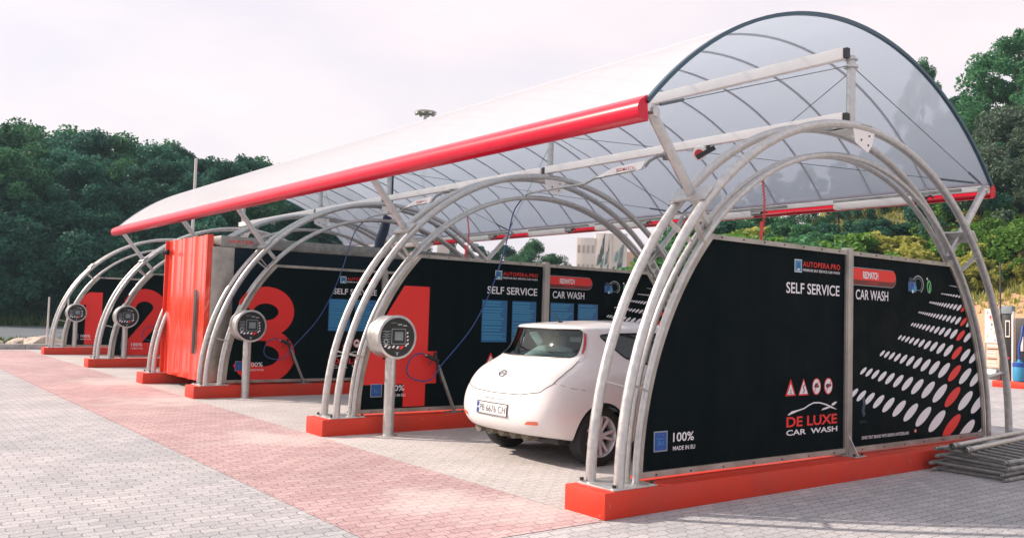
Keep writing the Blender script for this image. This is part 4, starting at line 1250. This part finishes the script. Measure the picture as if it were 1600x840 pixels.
    strip('tailgate_seam', [(-.665, 1.10), (-.69, 1.03), (-.705, .95), (-.70, .86), (-.63, .775), (-.40, .735), (0, .725), (.40, .735), (.63, .775), (.70, .86), (.705, .95), (.69, 1.03), (.665, 1.10)], on_rear, 0.0045, 'car_black', -0.0005)
    pl = skin('licence_plate', [(-.26, .500), (.26, .500), (.26, .610), (-.26, .610)], on_rear, 'plate', 0.012)
    fr = MB(); fr.tube([on_rear(u, v, 0.012)[0] for u, v in ((-.268, .492), (0, .492), (.268, .492), (.268, .618), (0, .618), (-.268, .618), (-.268, .492))], 0.006, 'car_black', 6); fr.build('plate_frame', pl)
    dd = Decal(lambda u, v, w: tuple(on_rear(u, v, 0.014 + w)[0]))
    dd.rect(-.258, -.222, .502, .608, 'euro_ink', 1); dd.text('PB 6676 CH', -.205, .245, .522, .590, 'asphalt', 1, 0.0, 1.0); dd.build('plate_lettering', pl)
    mb = MB()
    c, nn = on_rear(0, .925, 0.008); q = nn.to_track_quat('Z', 'Y').to_matrix()
    ring_ = [c + q @ Vector((0.050 * math.cos(2 * PI * k / 24), 0.042 * math.sin(2 * PI * k / 24), 0)) for k in range(24)]
    mb.tube(ring_, 0.007, 'chrome', 8, closed=True); a = c + q @ Vector((-.07, 0, .002)); b = c + q @ Vector((.07, 0, .002)); mb.bar(a, b, 0.02, 0.008, 'chrome', up=nn)
    mb.build('badge', car)
    strip('tailgate_handle', [(-.18, .665), (0, .662), (.18, .665)], on_rear, 0.007, 'car_black', -0.004)
    mb = MB()
    mb.box((0, -.02, .27), (1.40, .90, .08), 'car_black', bev=0.02)
    for k in range(5):
        mb.cyl((-.50 + k * .21, -.62, .305), (-.50 + k * .21, -.25, .290), 0.062, 'under', 14)
    mb.box((0, 1.4, .20), (1.5, 2.2, .06), 'under', bev=0.02)
    mb.build('underbody', car)
    # door gaps and handles (both sides)
    for s in (1, -1):
        pj = lambda u, v, l_, s=s: on_side(u, v, s, l_)
        strip('door_seam', [(.48, 1.03), (.44, .85), (.40, .68), (.50, .45), (.58, .27), (1.06, .26), (1.08, .6), (1.06, 1.00)], pj, 0.0035, 'car_black', -0.002)
        strip('door_seam', [(1.09, .26), (2.10, .26), (2.16, .6), (2.12, .98)], pj, 0.0035, 'car_black', -0.002)
        for yy in (.60, 1.25):
            mb = MB(); a, b = on_side(yy, .865, s, .02)[0], on_side(yy + .17, .862, s, .02)[0]; mb.tube([on_side(yy - .01, .866, s, .0)[0], a, b, on_side(yy + .18, .861, s, .0)[0]], 0.013, 'carpaint', 8); mb.build('door_handle', car)
        mb = MB(); p = on_side(2.02, 1.03, s)[0]
        mb.lathe([(0.0, 0.0), (.05, .015), (.075, .05), (.075, .085), (.06, .10), (.0, .10)], 'carpaint', 16, 'Y', (p.x + s * .14, p.y - .05, p.z + .03)); mb.bar(p, (p.x + s * .1, p.y, p.z + .01), .04, .03, 'car_black'); mb.build('door_mirror', car)
    # antenna on the roof
    mb = MB(); mb.lathe([(.035, 1.468), (.028, 1.500), (.012, 1.51)], 'car_black', 12, 'Z', (.0, .12, 0)); mb.tube([(0, .12, 1.50), (0, -.04, 1.65)], [.006, .0035], 'car_black', 6); mb.build('antenna', car)
    # interior: rear bench, headrests, front seats, load cover
    mb = MB()
    mb.box((0, .50, .90), (1.16, .16, .52), 'seat', Matrix.Rotation(R(-14), 3, 'X'), bev=.05)
    for x in (-.38, .38): mb.box((x, .46, 1.24), (.27, .10, .18), 'seat', bev=.04)
    mb.box((0, .75, .62), (1.16, .5, .14), 'seat', bev=.04)
    mb.build('rear_bench', car)
    for x in (-.37, .37):
        mb = MB(); mb.box((x, 1.35, .92), (.50, .14, .62), 'seat', Matrix.Rotation(R(-12), 3, 'X'), bev=.06); mb.box((x, 1.28, 1.29), (.27, .10, .19), 'seat', bev=.04); mb.box((x, 1.62, .62), (.5, .5, .14), 'seat', bev=.05); mb.build('front_seat', car)
    mb = MB(); mb.box((0, -.1, .62), (1.1, .8, .06), 'car_inner'); mb.box((.08, .36, 1.30), (.34, .03, .06), 'plate', bev=.01); mb.tube([(-.45, .02, 1.05), (-.2, .0, 1.15), (.05, -.01, 1.18), (.3, .0, 1.15), (.48, .02, 1.05)], .07, 'seat', 12); mb.build('load_space', car)
    # wheels
    first = None
    for yy in (0.0, 2.70):
        for s in (1, -1):
            w = bpy.data.objects.new('wheel', None); col.objects.link(w); w.parent = car; w.location = (s * .755, yy, .316); w.empty_display_size = .1
            w.rotation_euler = (0, 0, 0 if s > 0 else PI)
            if first is None:
                tm = MB()
                tm.lathe([(.215, -.095), (.24, -.10), (.285, -.098), (.306, -.088), (.316, -.066), (.3165, 0.0), (.316, .066), (.306, .088), (.285, .098), (.24, .10), (.215, .095)], 'tyre', 56, 'X', caps=False)
                tyre = tm.build('tyre', w)
                rm = MB()
                rm.lathe([(.217, -.09), (.200, -.085), (.190, .0), (.196, .055), (.207, .082), (.214, .094), (.220, .096), (.218, .088)], 'rim', 48, 'X', caps=False)
                rm.lathe([(.062, .03), (.062, .070), (.045, .078), (.0, .08)], 'rim', 24, 'X')
                for k in range(5):
                    for dk in (-.19, .19):
                        a = 2 * PI * k / 5 + dk
                        a2 = 2 * PI * k / 5 + dk * 1.25
                        p0 = Vector((.055, .05 * math.cos(a * 1), .05 * math.sin(a)))
                        p1 = Vector((.078, .203 * math.cos(a2), .203 * math.sin(a2)))
                        rm.bar(p0, p1, .034, .030, 'rim', up=(1, 0, 0), bev=.006)
                rim = rm.build('rim', w)
                bm2 = MB(); bm2.lathe([(.185, -.06), (.185, .0), (.14, .01), (.0, .012)], 'car_black', 32, 'X'); hub = bm2.build('brake_drum', w)
                first = (tyre, rim, hub)
            else:
                for o in first:
                    c = o.copy(); col.objects.link(c); c.parent = w
    return car
build_car()

# ------------------------------------------------------------------ stack of galvanised frames on the ground
def make_frame(seed):
    rnd = random.Random(seed)
    mb = MB()
    W_, L_ = 0.74, 2.7
    for x in (0, W_):
        mb.cyl((x, 0, 0), (x, L_, 0), 0.024, 'steel_dark', 12)
        mb.cyl((x, -0.05, 0), (x, 0.0, 0), 0.017, 'steel_dark', 10)
    mb.build
    fr_ = mb
    rg = MB()
    for k in range(13):
        yy = 0.06 + k * 0.205
        rg.cyl((0.0, yy, 0.0), (W_, yy, 0.0), 0.019, 'steel_dark', 10)
    return fr_, rg
flab = ['lowest galvanised ladder frame of the stack on the pavers', 'second galvanised ladder frame up in the stack', 'third galvanised ladder frame up in the stack', 'top galvanised ladder frame, skewed across the stack']
for k in range(4):
    z = 0.026 + k * 0.056
    t = thing('scaffold_frame', flab[k], 'scaffold frame', (0.345 + (0.0, -0.02, 0.02, 0.0)[k], 4.84 + (0, -.03, .03, .05)[k], z), R((0, 1.0, -1.2, -3.0)[k]), 'stacked scaffold frames')
    if k: t.rotation_euler.y = R((0, 1.2, 2.2, 3.4)[k]); t.location.z = z + (0, .01, .03, .05)[k]
    a, b = make_frame(k)
    a.build('side_rails', t); b.build('rungs', t)
for k, (x, y, z, dx) in enumerate(((0.50, 4.90, 0.285, -.11), (0.66, 4.86, 0.265, -.105))):
    mb = MB(); c = Vector((dx, 1.0, -0.006)).normalized()
    A = Vector((x, y, z)); mb.tube([A, A + c * 2.9], 0.032, 'steel', 14, caps=False); mb.tube([A + c * 2.9, A], 0.027, 'steel_dark', 14, caps=False)
    mb.cyl(A + c * 0.06, A + c * 0.14, 0.038, 'steel_dark', 12)
    tag(mb.build('steel_pipe'), ['loose steel pipe with a collar lying against the red kerb side of the frames', 'loose steel pipe lying on top of the frames'][k], 'pipe', 'loose pipes on the frames')

# ------------------------------------------------------------------ second island behind: low red kerb with machines
mb = MB(); mb.box((-1.2, 20.9, 0.09), (9.6, 0.9, 0.18), 'kerb', bev=0.01)
tag(mb.build('concrete_kerb'), 'red kerb of the vacuum island far behind the wash bays', 'kerb')
IZ = 0.18
vm = thing('vending_cabinet', 'grey cabinet with white and peach display sheets on the far red kerb', 'vending cabinet', (-6.13, 20.75, IZ))
mb = MB(); mb.box((0, .1, .98), (.42, .18, 1.96), 'steel_dark', bev=.01); mb.build('casing', vm)
mb = MB(); mb.box((-.03, .004, 1.46), (.34, .012, .90), 'render_white'); mb.box((0.02, .004, .66), (.34, .012, .66), 'render_peach'); mb.build('display_sheet', vm)
d = Decal(lambda u, v, w: (u, -.0035 - w, v)); rnd = random.Random(3)
for k in range(7): d.rect(-.13, .17 - rnd.random() * .12, .38 + k * .09, .41 + k * .09, ('white_ink', 'white_ink', 'darkred_ink')[k % 3], 1)
for k in range(14): u, v = rnd.uniform(-.17, .08), rnd.uniform(1.05, 1.85); d.rect(u, u + rnd.uniform(.02, .09), v, v + rnd.uniform(.02, .08), rnd.choice(['grey_ink', 'mural_grey', 'red_hose', 'render_peach']), 1)
d.build('printed_rows', vm)
mb = MB(); mb.box((0, -.10, .2), (.36, .12, .16), 'steel', Matrix.Rotation(R(-25), 3, 'X'), bev=.01); mb.build('tray', vm)
sv = thing('service_terminal', 'slim dark pillar with pale screen frame and grey cap on the far red kerb', 'terminal', (-5.75, 20.75, IZ))
mb = MB(); mb.box((0, .1, .94), (.24, .16, 1.88), 'black_ink', bev=.01); mb.build('casing', sv)
mb = MB(); mb.box((0, .1, 1.94), (.28, .22, .22), 'mural_grey', bev=.01); mb.build('cap', sv)
mb = MB(); mb.box((.145, .06, .95), (.045, .10, 1.9), 'lamp_tube', bev=.005); mb.build('side_post', sv)
mb = MB(); mb.box((0.02, .012, 1.42), (.12, .012, .46), 'render_white'); mb.box((0.02, .004, 1.42), (.075, .012, .38), 'black_ink'); mb.cyl((.05, .02, .62), (.05, .0, .62), .025, 'red_ink', 10); mb.build('screen', sv)
vc = thing('vacuum_station', 'dark vacuum station with bright blue canister at the far right on the red kerb', 'vacuum station', (-5.23, 20.75, IZ))
mb = MB(); mb.box((0, .12, .86), (.62, .22, 1.72), 'black_ink', bev=.02); mb.build('casing', vc)
mb = MB(); mb.lathe([(.15, .02), (.17, .06), (.17, .42), (.14, .50), (.06, .54), (.05, .60)], 'blue_ink', 20, 'Z', (-.12, -.16, 0)); mb.lathe([(.172, .40), (.175, .50), (.14, .52)], 'euro_ink', 20, 'Z', (-.12, -.16, 0)); mb.build('canister', vc)
mb = MB(); mb.tube([(-.12, -.16, .58), (-.14, -.16, .9), (-.08, -.14, 1.2), (-.09, -.02, 1.5)], .03, 'euro_ink', 10); mb.build('suction_hose', vc)
mb = MB(); mb.box((-.12, -.005, 1.02), (.07, .02, .40), 'render_white', bev=.005); mb.build('label_plate', vc)

# ------------------------------------------------------------------ poles and masts
def pole(name, label, cat, x, y, z0, z1, r, mat, group=None):
    mb = MB(); mb.cyl((x, y, z0), (x, y, z1), r, mat, 10, r2=r * 0.8)
    return tag(mb.build(name), label, cat, group)
pole('marker_post', 'thin pale marker post left of the farthest arch', 'post', -26.9, 0.65, -0.1, 1.70, 0.035, 'pole', 'marker posts by the road')
pole('marker_post', 'thin pale marker post seen just inside the farthest arch', 'post', -27.2, 1.28, -0.1, 1.78, 0.03, 'pole', 'marker posts by the road')
pole('light_pole', 'slender pale pole rising above the far left end of the roof', 'pole', -40.0, 9.2, 0, 9.05, 0.09, 'pole')
pole('thin_pole', 'thin dark pole on the sandy bank behind the far vending cabinet', 'pole', -9.95, 30.0, 0, 4.10, 0.035, 'dark_pole')
mast = thing('light_mast', 'tall pale floodlight mast with a ring of lamps above the roof', 'light mast', (-51.35, 29.6, 0))
mast.scale = (.78, .78, 1.055)
mb = MB(); mb.cyl((0, 0, 0), (0, 0, 15.6), .30, 'pole', 16, r2=.16); mb.build('pole', mast)
mb = MB(); mb.lathe([(.2, 15.66), (1.05, 15.76), (1.08, 15.86), (.2, 15.82)], 'pole', 24); mb.build('head_ring', mast)
for k in range(8):
    a = 2 * PI * k / 8
    mb = MB(); mb.box((.9 * math.cos(a), .9 * math.sin(a), 15.70), (.26, .30, .12), 'lamp_tube', Matrix.Rotation(a, 3, 'Z'), bev=.03); mb.build('floodlight', mast)

# far apartment block with a painted gable
blk = thing('apartment_block', 'pale far apartment block with a grey and teal mural, seen through the bays', 'building', (-110.2, 101.6, 0), R(48))
blk.scale = (1.1, 1.1, 1.13)
mb = MB(); mb.box((-1.5, 6, 7.0), (3.0, 12, 14.0), 'render_white', bev=.05); mb.build('left_wing', blk)
mb = MB(); mb.box((2.6, 6.2, 7.4), (5.2, 12, 14.8), 'render_white', bev=.05); mb.build('gable', blk)
mb = MB(); mb.box((8.6, 7, 6.0), (6.8, 12, 12.0), 'render_peach', bev=.05); mb.build('right_wing', blk)
d = Decal(lambda u, v, w: (u, .18 - w, v), .02)
rnd = random.Random(8)
for k in range(34):
    u, v = rnd.uniform(.5, 4.6), rnd.uniform(4, 14)
    a, b = rnd.uniform(.15, .5), rnd.uniform(.5, 1.7)
    d.poly([(u - a, v - b), (u + a * .4, v - b * .7), (u + a, v + b), (u - a * .3, v + b * .6)], rnd.choice(['mural_grey', 'mural_grey', 'mural_teal', 'render_peach', 'win']), 1 + k * .2)
d.rect(2.3, 2.75, 2, 14.6, 'render_white', 9)
d.build('mural', blk)
for r_ in range(4):
    for c_ in range(4):
        mb = MB(); mb.box((-2.6 + c_ * .75, -.02, 3.2 + r_ * 3), (.42, .1, 1.2), 'pale_window'); mb.build('window', blk)
    for c_ in range(2):
        mb = MB(); mb.box((6.8 + c_ * 3, .95, 2.6 + r_ * 2.6), (1.8, .1, 1.2), 'pale_window'); mb.build('window', blk)
# two pale slab columns seen below the roof, near the mast
for k, (px, py, h, l) in enumerate(((-60.5, 37.5, 8.1, 'white advertising pylon seen under the roof behind the numeral 4 arch'), (-62, 36.6, 5.5, 'low pale kiosk beside the white pylon beyond the bays'))):
    t = thing(('sign_pylon', 'kiosk')[k], l, ('pylon', 'kiosk')[k], (px, py, 0), R(50))
    mb = MB(); mb.box((0, 0, h / 2), ((1.1, 3.2)[k], (.5, 2.2)[k], h), 'render_white', bev=.04); mb.build('body', t)
    mb = MB(); mb.box((0, (-.26, -1.12)[k], h * .62), ((.7, 2.6)[k], .05, h * .3), ('red_ink', 'win')[k]); mb.build('front_panel', t)

# rubble on the verge
rnd = random.Random(2)
for k, (x, y, s_) in enumerate(((-28.4, .15, .34), (-27.9, .75, .46), (-28.9, -.7, .28), (-29.5, .4, .26))):
    bm = bmesh.new(); bmesh.ops.create_icosphere(bm, subdivisions=3, radius=1)
    for v in bm.verts: v.co *= 1 + .35 * noise.noise(v.co * 1.3 + Vector((k * 5, 0, 0)))
    for v in bm.verts: v.co = Vector((v.co.x * s_ * 1.3, v.co.y * s_ * 1.5, max(-.1, v.co.z * s_ * .8)))
    me = bpy.data.meshes.new('rubble_block'); bm.to_mesh(me); bm.free(); me.materials.append(M['rubble'])
    o = bpy.data.objects.new('rubble_block', me); col.objects.link(o); o.location = (x, y, 0.02)
    tag(o, ['flat tan rubble block on the verge at the left', 'largest tan rubble block beside the marker post', 'small tan rubble block nearest the pavement kerb', 'small rubble block toward the road'][k], 'rubble', 'rubble blocks on the verge')

# ------------------------------------------------------------------ vegetation
def leaf_cloud(name, clumps, per, size, mat, seed, flat=0.8):
    rnd = random.Random(seed)
    V, Fc = [], []
    for (c, r) in clumps:
        nn = int(per * (r ** 1.6))
        for _ in range(nn):
            d_ = Vector((rnd.gauss(0, 1), rnd.gauss(0, 1), rnd.gauss(0, 1)))
            d_ = d_.normalized() * (r * (rnd.random() ** 0.45))
            p = Vector(c) + Vector((d_.x, d_.y, d_.z * flat))
            a = Vector((rnd.gauss(0, 1), rnd.gauss(0, 1), rnd.gauss(0, .6))).normalized()
            b = a.cross(Vector((rnd.gauss(0, 1), rnd.gauss(0, 1), rnd.gauss(0, 1)))).normalized()
            s_ = size * rnd.uniform(.6, 1.35)
            o = len(V)
            V += [p - a * s_ * .6, p + b * s_ * .32 , p + a * s_ * .6, p - b * s_ * .32]
            Fc.append((o, o + 1, o + 2, o + 3))
    me = bpy.data.meshes.new(name); me.from_pydata(V, [], Fc); me.materials.append(M[mat]); me.update()
    return me
def crown_clumps(h, r, seed, base=0.25, n=46):
    rnd = random.Random(seed); out = []
    for _ in range(n):
        t_ = rnd.random() ** 0.8
        z = h * (base + (1 - base) * t_)
        prof_ = math.sin(PI * min(1, .12 + .88 * (1 - t_) ** .8 if t_ > .35 else .55 + t_)) if False else (1 - abs((t_ - .38) / .66) ** 2.2)
        rad = r * max(.12, prof_) * math.sqrt(rnd.uniform(.15, 1))
        a = rnd.uniform(0, 2 * PI)
        out.append(((rad * math.cos(a), rad * math.sin(a), z), rnd.uniform(.07, .22) * r * 1.25))
    out.append(((0, 0, h * .97), r * .14))
    return out
def trunk_mesh(h, seed, clumps, r0):
    rnd = random.Random(seed); mb = MB()
    pts = [(0, 0, -.3)]
    x = y = 0
    for k in range(1, 7):
        x += rnd.uniform(-.02, .02) * h; y += rnd.uniform(-.02, .02) * h; pts.append((x, y, h * .82 * k / 6))
    mb.tube(pts, [r0 * (1 - .85 * k / 6) for k in range(7)], 'bark', 8)
    for c, r in clumps[:14]:
        k = max(1, min(5, int(c[2] / h * 5) - 1)); p0 = Vector(pts[k]); p1 = Vector(c)
        mid = p0.lerp(p1, .5) + Vector((0, 0, .03 * h))
        mb.tube([p0, mid, p1], [r0 * .35, r0 * .22, r0 * .06], 'bark', 6)
    me_o = mb.build('trunk'); me = me_o.data; bpy.data.objects.remove(me_o)
    return me
PROTO = {}
def proto(kind, k):
    key = (kind, k)
    if key in PROTO: return PROTO[key]
    h, r, leaf, mat, n, per = {'dark': (13, 4.6, .23, 'leaf_dark', 74, 400), 'mid': (12, 4.4, .22, 'leaf_mid', 70, 390), 'grey': (8, 4.2, .26, 'leaf_grey', 50, 190),
                          'shrub': (3.4, 2.2, .14, 'leaf_mid', 30, 950), 'bright': (2.6, 2.0, .17, 'leaf_bright', 28, 620), 'yellow': (1.7, 1.5, .15, 'leaf_yellow', 22, 900), 'dshrub': (4.2, 2.8, .15, 'leaf_dark', 36, 900)}[kind]
    sd = hash((len(kind), k, ord(kind[0]))) & 0xffff
    cl = crown_clumps(h, r, sd, .16 if kind in ('dark', 'mid', 'grey') else .04, n)
    PROTO[key] = (leaf_cloud('crown', cl, per, leaf, mat, sd + 1), trunk_mesh(h, sd, cl, h * .016 + .03), h)
    return PROTO[key]
def tree(name, label, cat, x, y, z, kind, k, s, rz, group, sz=1.0):
    cm, tm, h = proto(kind, k)
    t = thing(name, label, cat, (x, y, z), rz, group)
    t.scale = (s, s, s * sz)
    for nm, me in (('crown', cm), ('trunk', tm)):
        o = bpy.data.objects.new(nm, me); col.objects.link(o); o.parent = t
    return t
C0 = Vector((5.2037, -4.7471))
def polar(px, dist):
    """ground point in the direction of photo column px"""
    a = (px - 800) / 1370.0
    d2 = Vector((cf.x + cr.x * a, cf.y + cr.y * a)); d2.normalize()
    return C0 + d2 * dist
def top_z(px, py, dist):
    d3 = cf + cr * ((px - 800) / 1370.0) - cu * ((py - 420) / 1370.0)
    return 1.5551 + d3.z / math.hypot(d3.x, d3.y) * dist
rnd = random.Random(11)
# wood beyond the road, left: each tree stands under the photo's tree line
line = [(-120, 196), (-60, 198), (0, 202), (40, 209), (90, 200), (130, 212), (170, 216), (205, 228), (240, 214), (265, 212), (300, 238), (340, 250), (380, 246), (420, 258), (455, 262), (500, 280), (545, 300), (600, 330), (640, 350)]
def line_y(px):
    for a, b in zip(line, line[1:]):
        if a[0] <= px <= b[0]: return a[1] + (b[1] - a[1]) * (px - a[0]) / (b[0] - a[0])
    return line[-1][1] if px > 0 else line[0][1]
nt = 0
for row, (dist, off, lift) in enumerate(((73, 0, 30), (80, 14, 0), (90, 5, 4))):
    px = -130 + off
    while px < 640:
        dd_ = dist + rnd.uniform(-3, 3)
        p = polar(px, dd_); z0 = forest_h(p.x, p.y)
        zt_ = top_z(px, line_y(max(-120, min(640, px))) + lift + rnd.uniform(-6, 14), dd_)
        kind = rnd.choice(['dark', 'dark', 'mid'] if row else ['dark', 'mid', 'dark'])
        h = {'dark': 13, 'mid': 12}[kind] * 1.02
        s = max(.35, (zt_ - z0) / h)
        tree('woodland_tree', ('dark green tree in the dense wood beyond the road at left', 'tree of the second rank in the dense wood beyond the road', 'rear tree of the dense wood beyond the road')[row], 'tree', p.x, p.y, z0, kind, rnd.randrange(4), s, rnd.uniform(0, 6.28), 'trees of the wood beyond the road' + ('', ', second rank', ', rear rank')[row], rnd.uniform(.96, 1.04))
        px += rnd.uniform(30, 44)
        nt += 1
px = -130
while px < 640:
    p = polar(px, 68 + rnd.uniform(-2, 2)); z0 = forest_h(p.x, p.y)
    tree('woodland_shrub', 'dark bush along the foot of the wood beyond the road', 'bush', p.x, p.y, z0 - .2, rnd.choice(['dshrub', 'dshrub', 'shrub']), rnd.randrange(2), rnd.uniform(1.1, 1.9), rnd.uniform(0, 6.28), 'bushes along the foot of the wood')
    px += rnd.uniform(22, 34)
# round tree and hedge seen under the roof, right of the wood
for px, py, dist, kind, l in ((835, 378, 84, 'mid', 'rounded green tree seen between the roof and the wall right of numeral 4'), (790, 384, 88, 'dark', 'dark green tree left of the rounded tree beyond the numeral 4 wall'),
                              (745, 384, 90, 'dark', 'dark tree beyond the numeral 4 wall, near the low kiosk'), (700, 378, 92, 'dark', 'dark tree behind the low kiosk beyond the bays'), (862, 396, 82, 'mid', 'small green tree right of the rounded tree, before open sky')):
    p = polar(px, dist); zt_ = top_z(px, py, dist); h = 12.2 if kind == 'mid' else 13.2
    tree('tree', l, 'tree', p.x, p.y, 0, kind, rnd.randrange(4), zt_ / h, rnd.uniform(0, 6), 'trees beyond the bays')
# hillside on the right
def hill_tree(px, py, dist, kind, k, l, nm='hill_tree', cat='tree', grp=None, sw=1.0, sink=.3):
    p = polar(px, dist); z0 = hill_h(p.x, p.y); zt_ = top_z(px, py, dist)
    h = {'dark': 13.2, 'mid': 12.2, 'grey': 8.1, 'shrub': 3.5, 'bright': 2.7, 'yellow': 1.8, 'dshrub': 4.3}[kind]
    s = max(.2, (zt_ - z0 + sink) / h)
    tree(nm, l, cat, p.x, p.y, z0 - sink, kind, k, s * sw, rnd.uniform(0, 6.28), grp, 1 / sw)
hill_tree(1590, 48, 62, 'mid', 0, 'tall leafy tree at the top right of the hill', sw=.9)
hill_tree(1640, 30, 66, 'mid', 1, 'tall tree at the right edge behind the tall leafy one', sw=.9)
hill_tree(1440, 98, 74, 'mid', 2, 'small crowned tree peeking over the roof edge', sw=.55)
hill_tree(1470, 190, 66, 'dark', 1, 'dark tree just right of the roof edge', sw=.75)
hill_tree(1530, 165, 60, 'mid', 3, 'mid green tree below the tall leafy tree', sw=.8)
hill_tree(1570, 170, 55, 'grey', 0, 'grey green willow like bush tree on the slope', sw=.85)
hill_tree(1610, 180, 54, 'grey', 1, 'grey green bush tree at the right edge of the slope', sw=.9)
for px, py, dist, kd, l in ((1500, 150, 64, 'dark', 'dark tree between the roof edge and the tall leafy tree'), (1555, 120, 64, 'mid', 'leafy tree just left of the tallest one on the hill'), (1625, 110, 60, 'mid', 'leafy tree cut by the right edge of the view'),
        (1500, 225, 55, 'mid', 'low green tree just behind the rear gutter end'), (1560, 225, 52, 'dark', 'dark low tree above the dry grass slope'), (1610, 240, 51, 'grey', 'grey green bush at the top of the dry grass slope'), (1640, 215, 55, 'dark', 'dark tree at the right edge above the grass slope'), (1515, 255, 50, 'dshrub', 'dark bush under the rear gutter end')):
    hill_tree(px, py, dist, kd, 1, l, sw=.85)
hill_tree(1540, 235, 50, 'grey', 1, 'low grey green bush above the yellow grass', sw=.9)
for px, py, dist in ((1010, 346, 64), (1060, 330, 62), (1110, 300, 66), (1160, 285, 62), (1210, 270, 68), (1260, 262, 62), (1310, 250, 66), (1355, 240, 60), (1400, 225, 66), (1440, 215, 60), (1480, 235, 57)):
    if px < 1050: continue
    hill_tree(px, py, dist, rnd.choice(['dark', 'mid']), rnd.randrange(4), 'hillside tree seen faintly through the translucent roof', grp='trees behind the roof', sw=.8)
for px in range(1085, 1500, 26):
    py = 338 + rnd.uniform(-6, 18)
    hill_tree(px + rnd.uniform(-6, 6), py, 54 + rnd.uniform(-3, 3), rnd.choice(['dshrub', 'shrub', 'shrub']), rnd.randrange(2), 'green shrub on the slope between the roof and the near black wall', 'shrub', 'shrub', 'shrubs on the slope behind the near wall', 1.2)
for px in range(1075, 1440, 20):
    py = 366 + (px - 1080) * .035 + rnd.uniform(-8, 14)
    hill_tree(px + rnd.uniform(-6, 6), py, 46 + rnd.uniform(-2, 2), rnd.choice(['bright', 'bright', 'yellow', 'shrub']) if px < 1350 else rnd.choice(['bright', 'yellow', 'yellow']), rnd.randrange(2), 'sunlit bright green bush low on the slope behind the near wall', 'bush', 'bush', 'bright bushes low on the slope', 1.3)
for k in range(110):
    px = rnd.uniform(1450, 1680); py = rnd.uniform(335, 425)
    dist = 58 - (py - 330) * .17
    p = polar(px, dist)
    z0 = hill_h(p.x, p.y)
    tree('weed_clump', 'yellow green weed clump on the sunny slope above the sandy cut', 'weeds', p.x, p.y, z0 - .15, rnd.choice(['yellow', 'yellow', 'yellow', 'yellow', 'bright']), rnd.randrange(2), rnd.uniform(.40, .95), rnd.uniform(0, 6), 'weed clumps above the sandy cut')

# ground cover: dry grass on the hill, verge grass by the road (nobody could count it)
def cover(name, n_, area, hfn, mat, size, seed):
    r_ = random.Random(seed); V, Fc = [], []
    while n_ > 0:
        n_ -= 1
        x, y = r_.uniform(*area[0]), r_.uniform(*area[1]); z = hfn(x, y)
        if z is None: continue
        for _ in range(3):
            a = r_.uniform(0, 6.28); s_ = size * r_.uniform(.5, 1.3)
            dx, dy = math.cos(a) * .16 * s_, math.sin(a) * .16 * s_
            ox, oy = r_.uniform(-.2, .2) * size, r_.uniform(-.2, .2) * size
            tx, ty = r_.uniform(-.4, .4) * s_, r_.uniform(-.4, .4) * s_
            o = len(V)
            V += [(x + ox - dx, y + oy - dy, z), (x + ox + dx, y + oy + dy, z), (x + ox + tx, y + oy + ty, z + s_)]
            Fc.append((o, o + 1, o + 2))
    me = bpy.data.meshes.new(name); me.from_pydata(V, [], Fc); me.materials.append(M[mat]); me.update()
    o = bpy.data.objects.new(name, me); col.objects.link(o); o['kind'] = 'stuff'
    return o
def hg(x, y):
    z = hill_h(x, y); return z if z > 2.2 else None
cover('hill_grass', 30000, ((-34, 8), (31, 68)), hg, 'leaf_yellow', .26, 4)
cover('verge_grass', 5000, ((-33.8, -27.2), (-14, 26)), lambda x, y: -.06, 'grass', .22, 6)
cover('far_verge_grass', 9000, ((-70, -58.4), (-30, 60)), forest_h, 'grass', .6, 7)

# ------------------------------------------------------------------ the air: a thin haze, distant woods lift toward pale blue
mb = MB(); mb.box((-40, 30, 22), (320, 360, 50), 'steel')
hz = mb.build('haze', smooth=0)
hz['kind'] = 'stuff'
hm_ = bpy.data.materials.new('pale_air'); hm_.use_nodes = True
hn = hm_.node_tree.nodes; hn.clear()
ho = hn.new('ShaderNodeOutputMaterial'); hv = hn.new('ShaderNodeVolumePrincipled')
hv.inputs['Color'].default_value = (0.55, 0.85, 0.95, 1)
hv.inputs['Density'].default_value = 0.0005
hm_.node_tree.links.new(hv.outputs[0], ho.inputs['Volume'])
hz.data.materials.clear(); hz.data.materials.append(hm_)
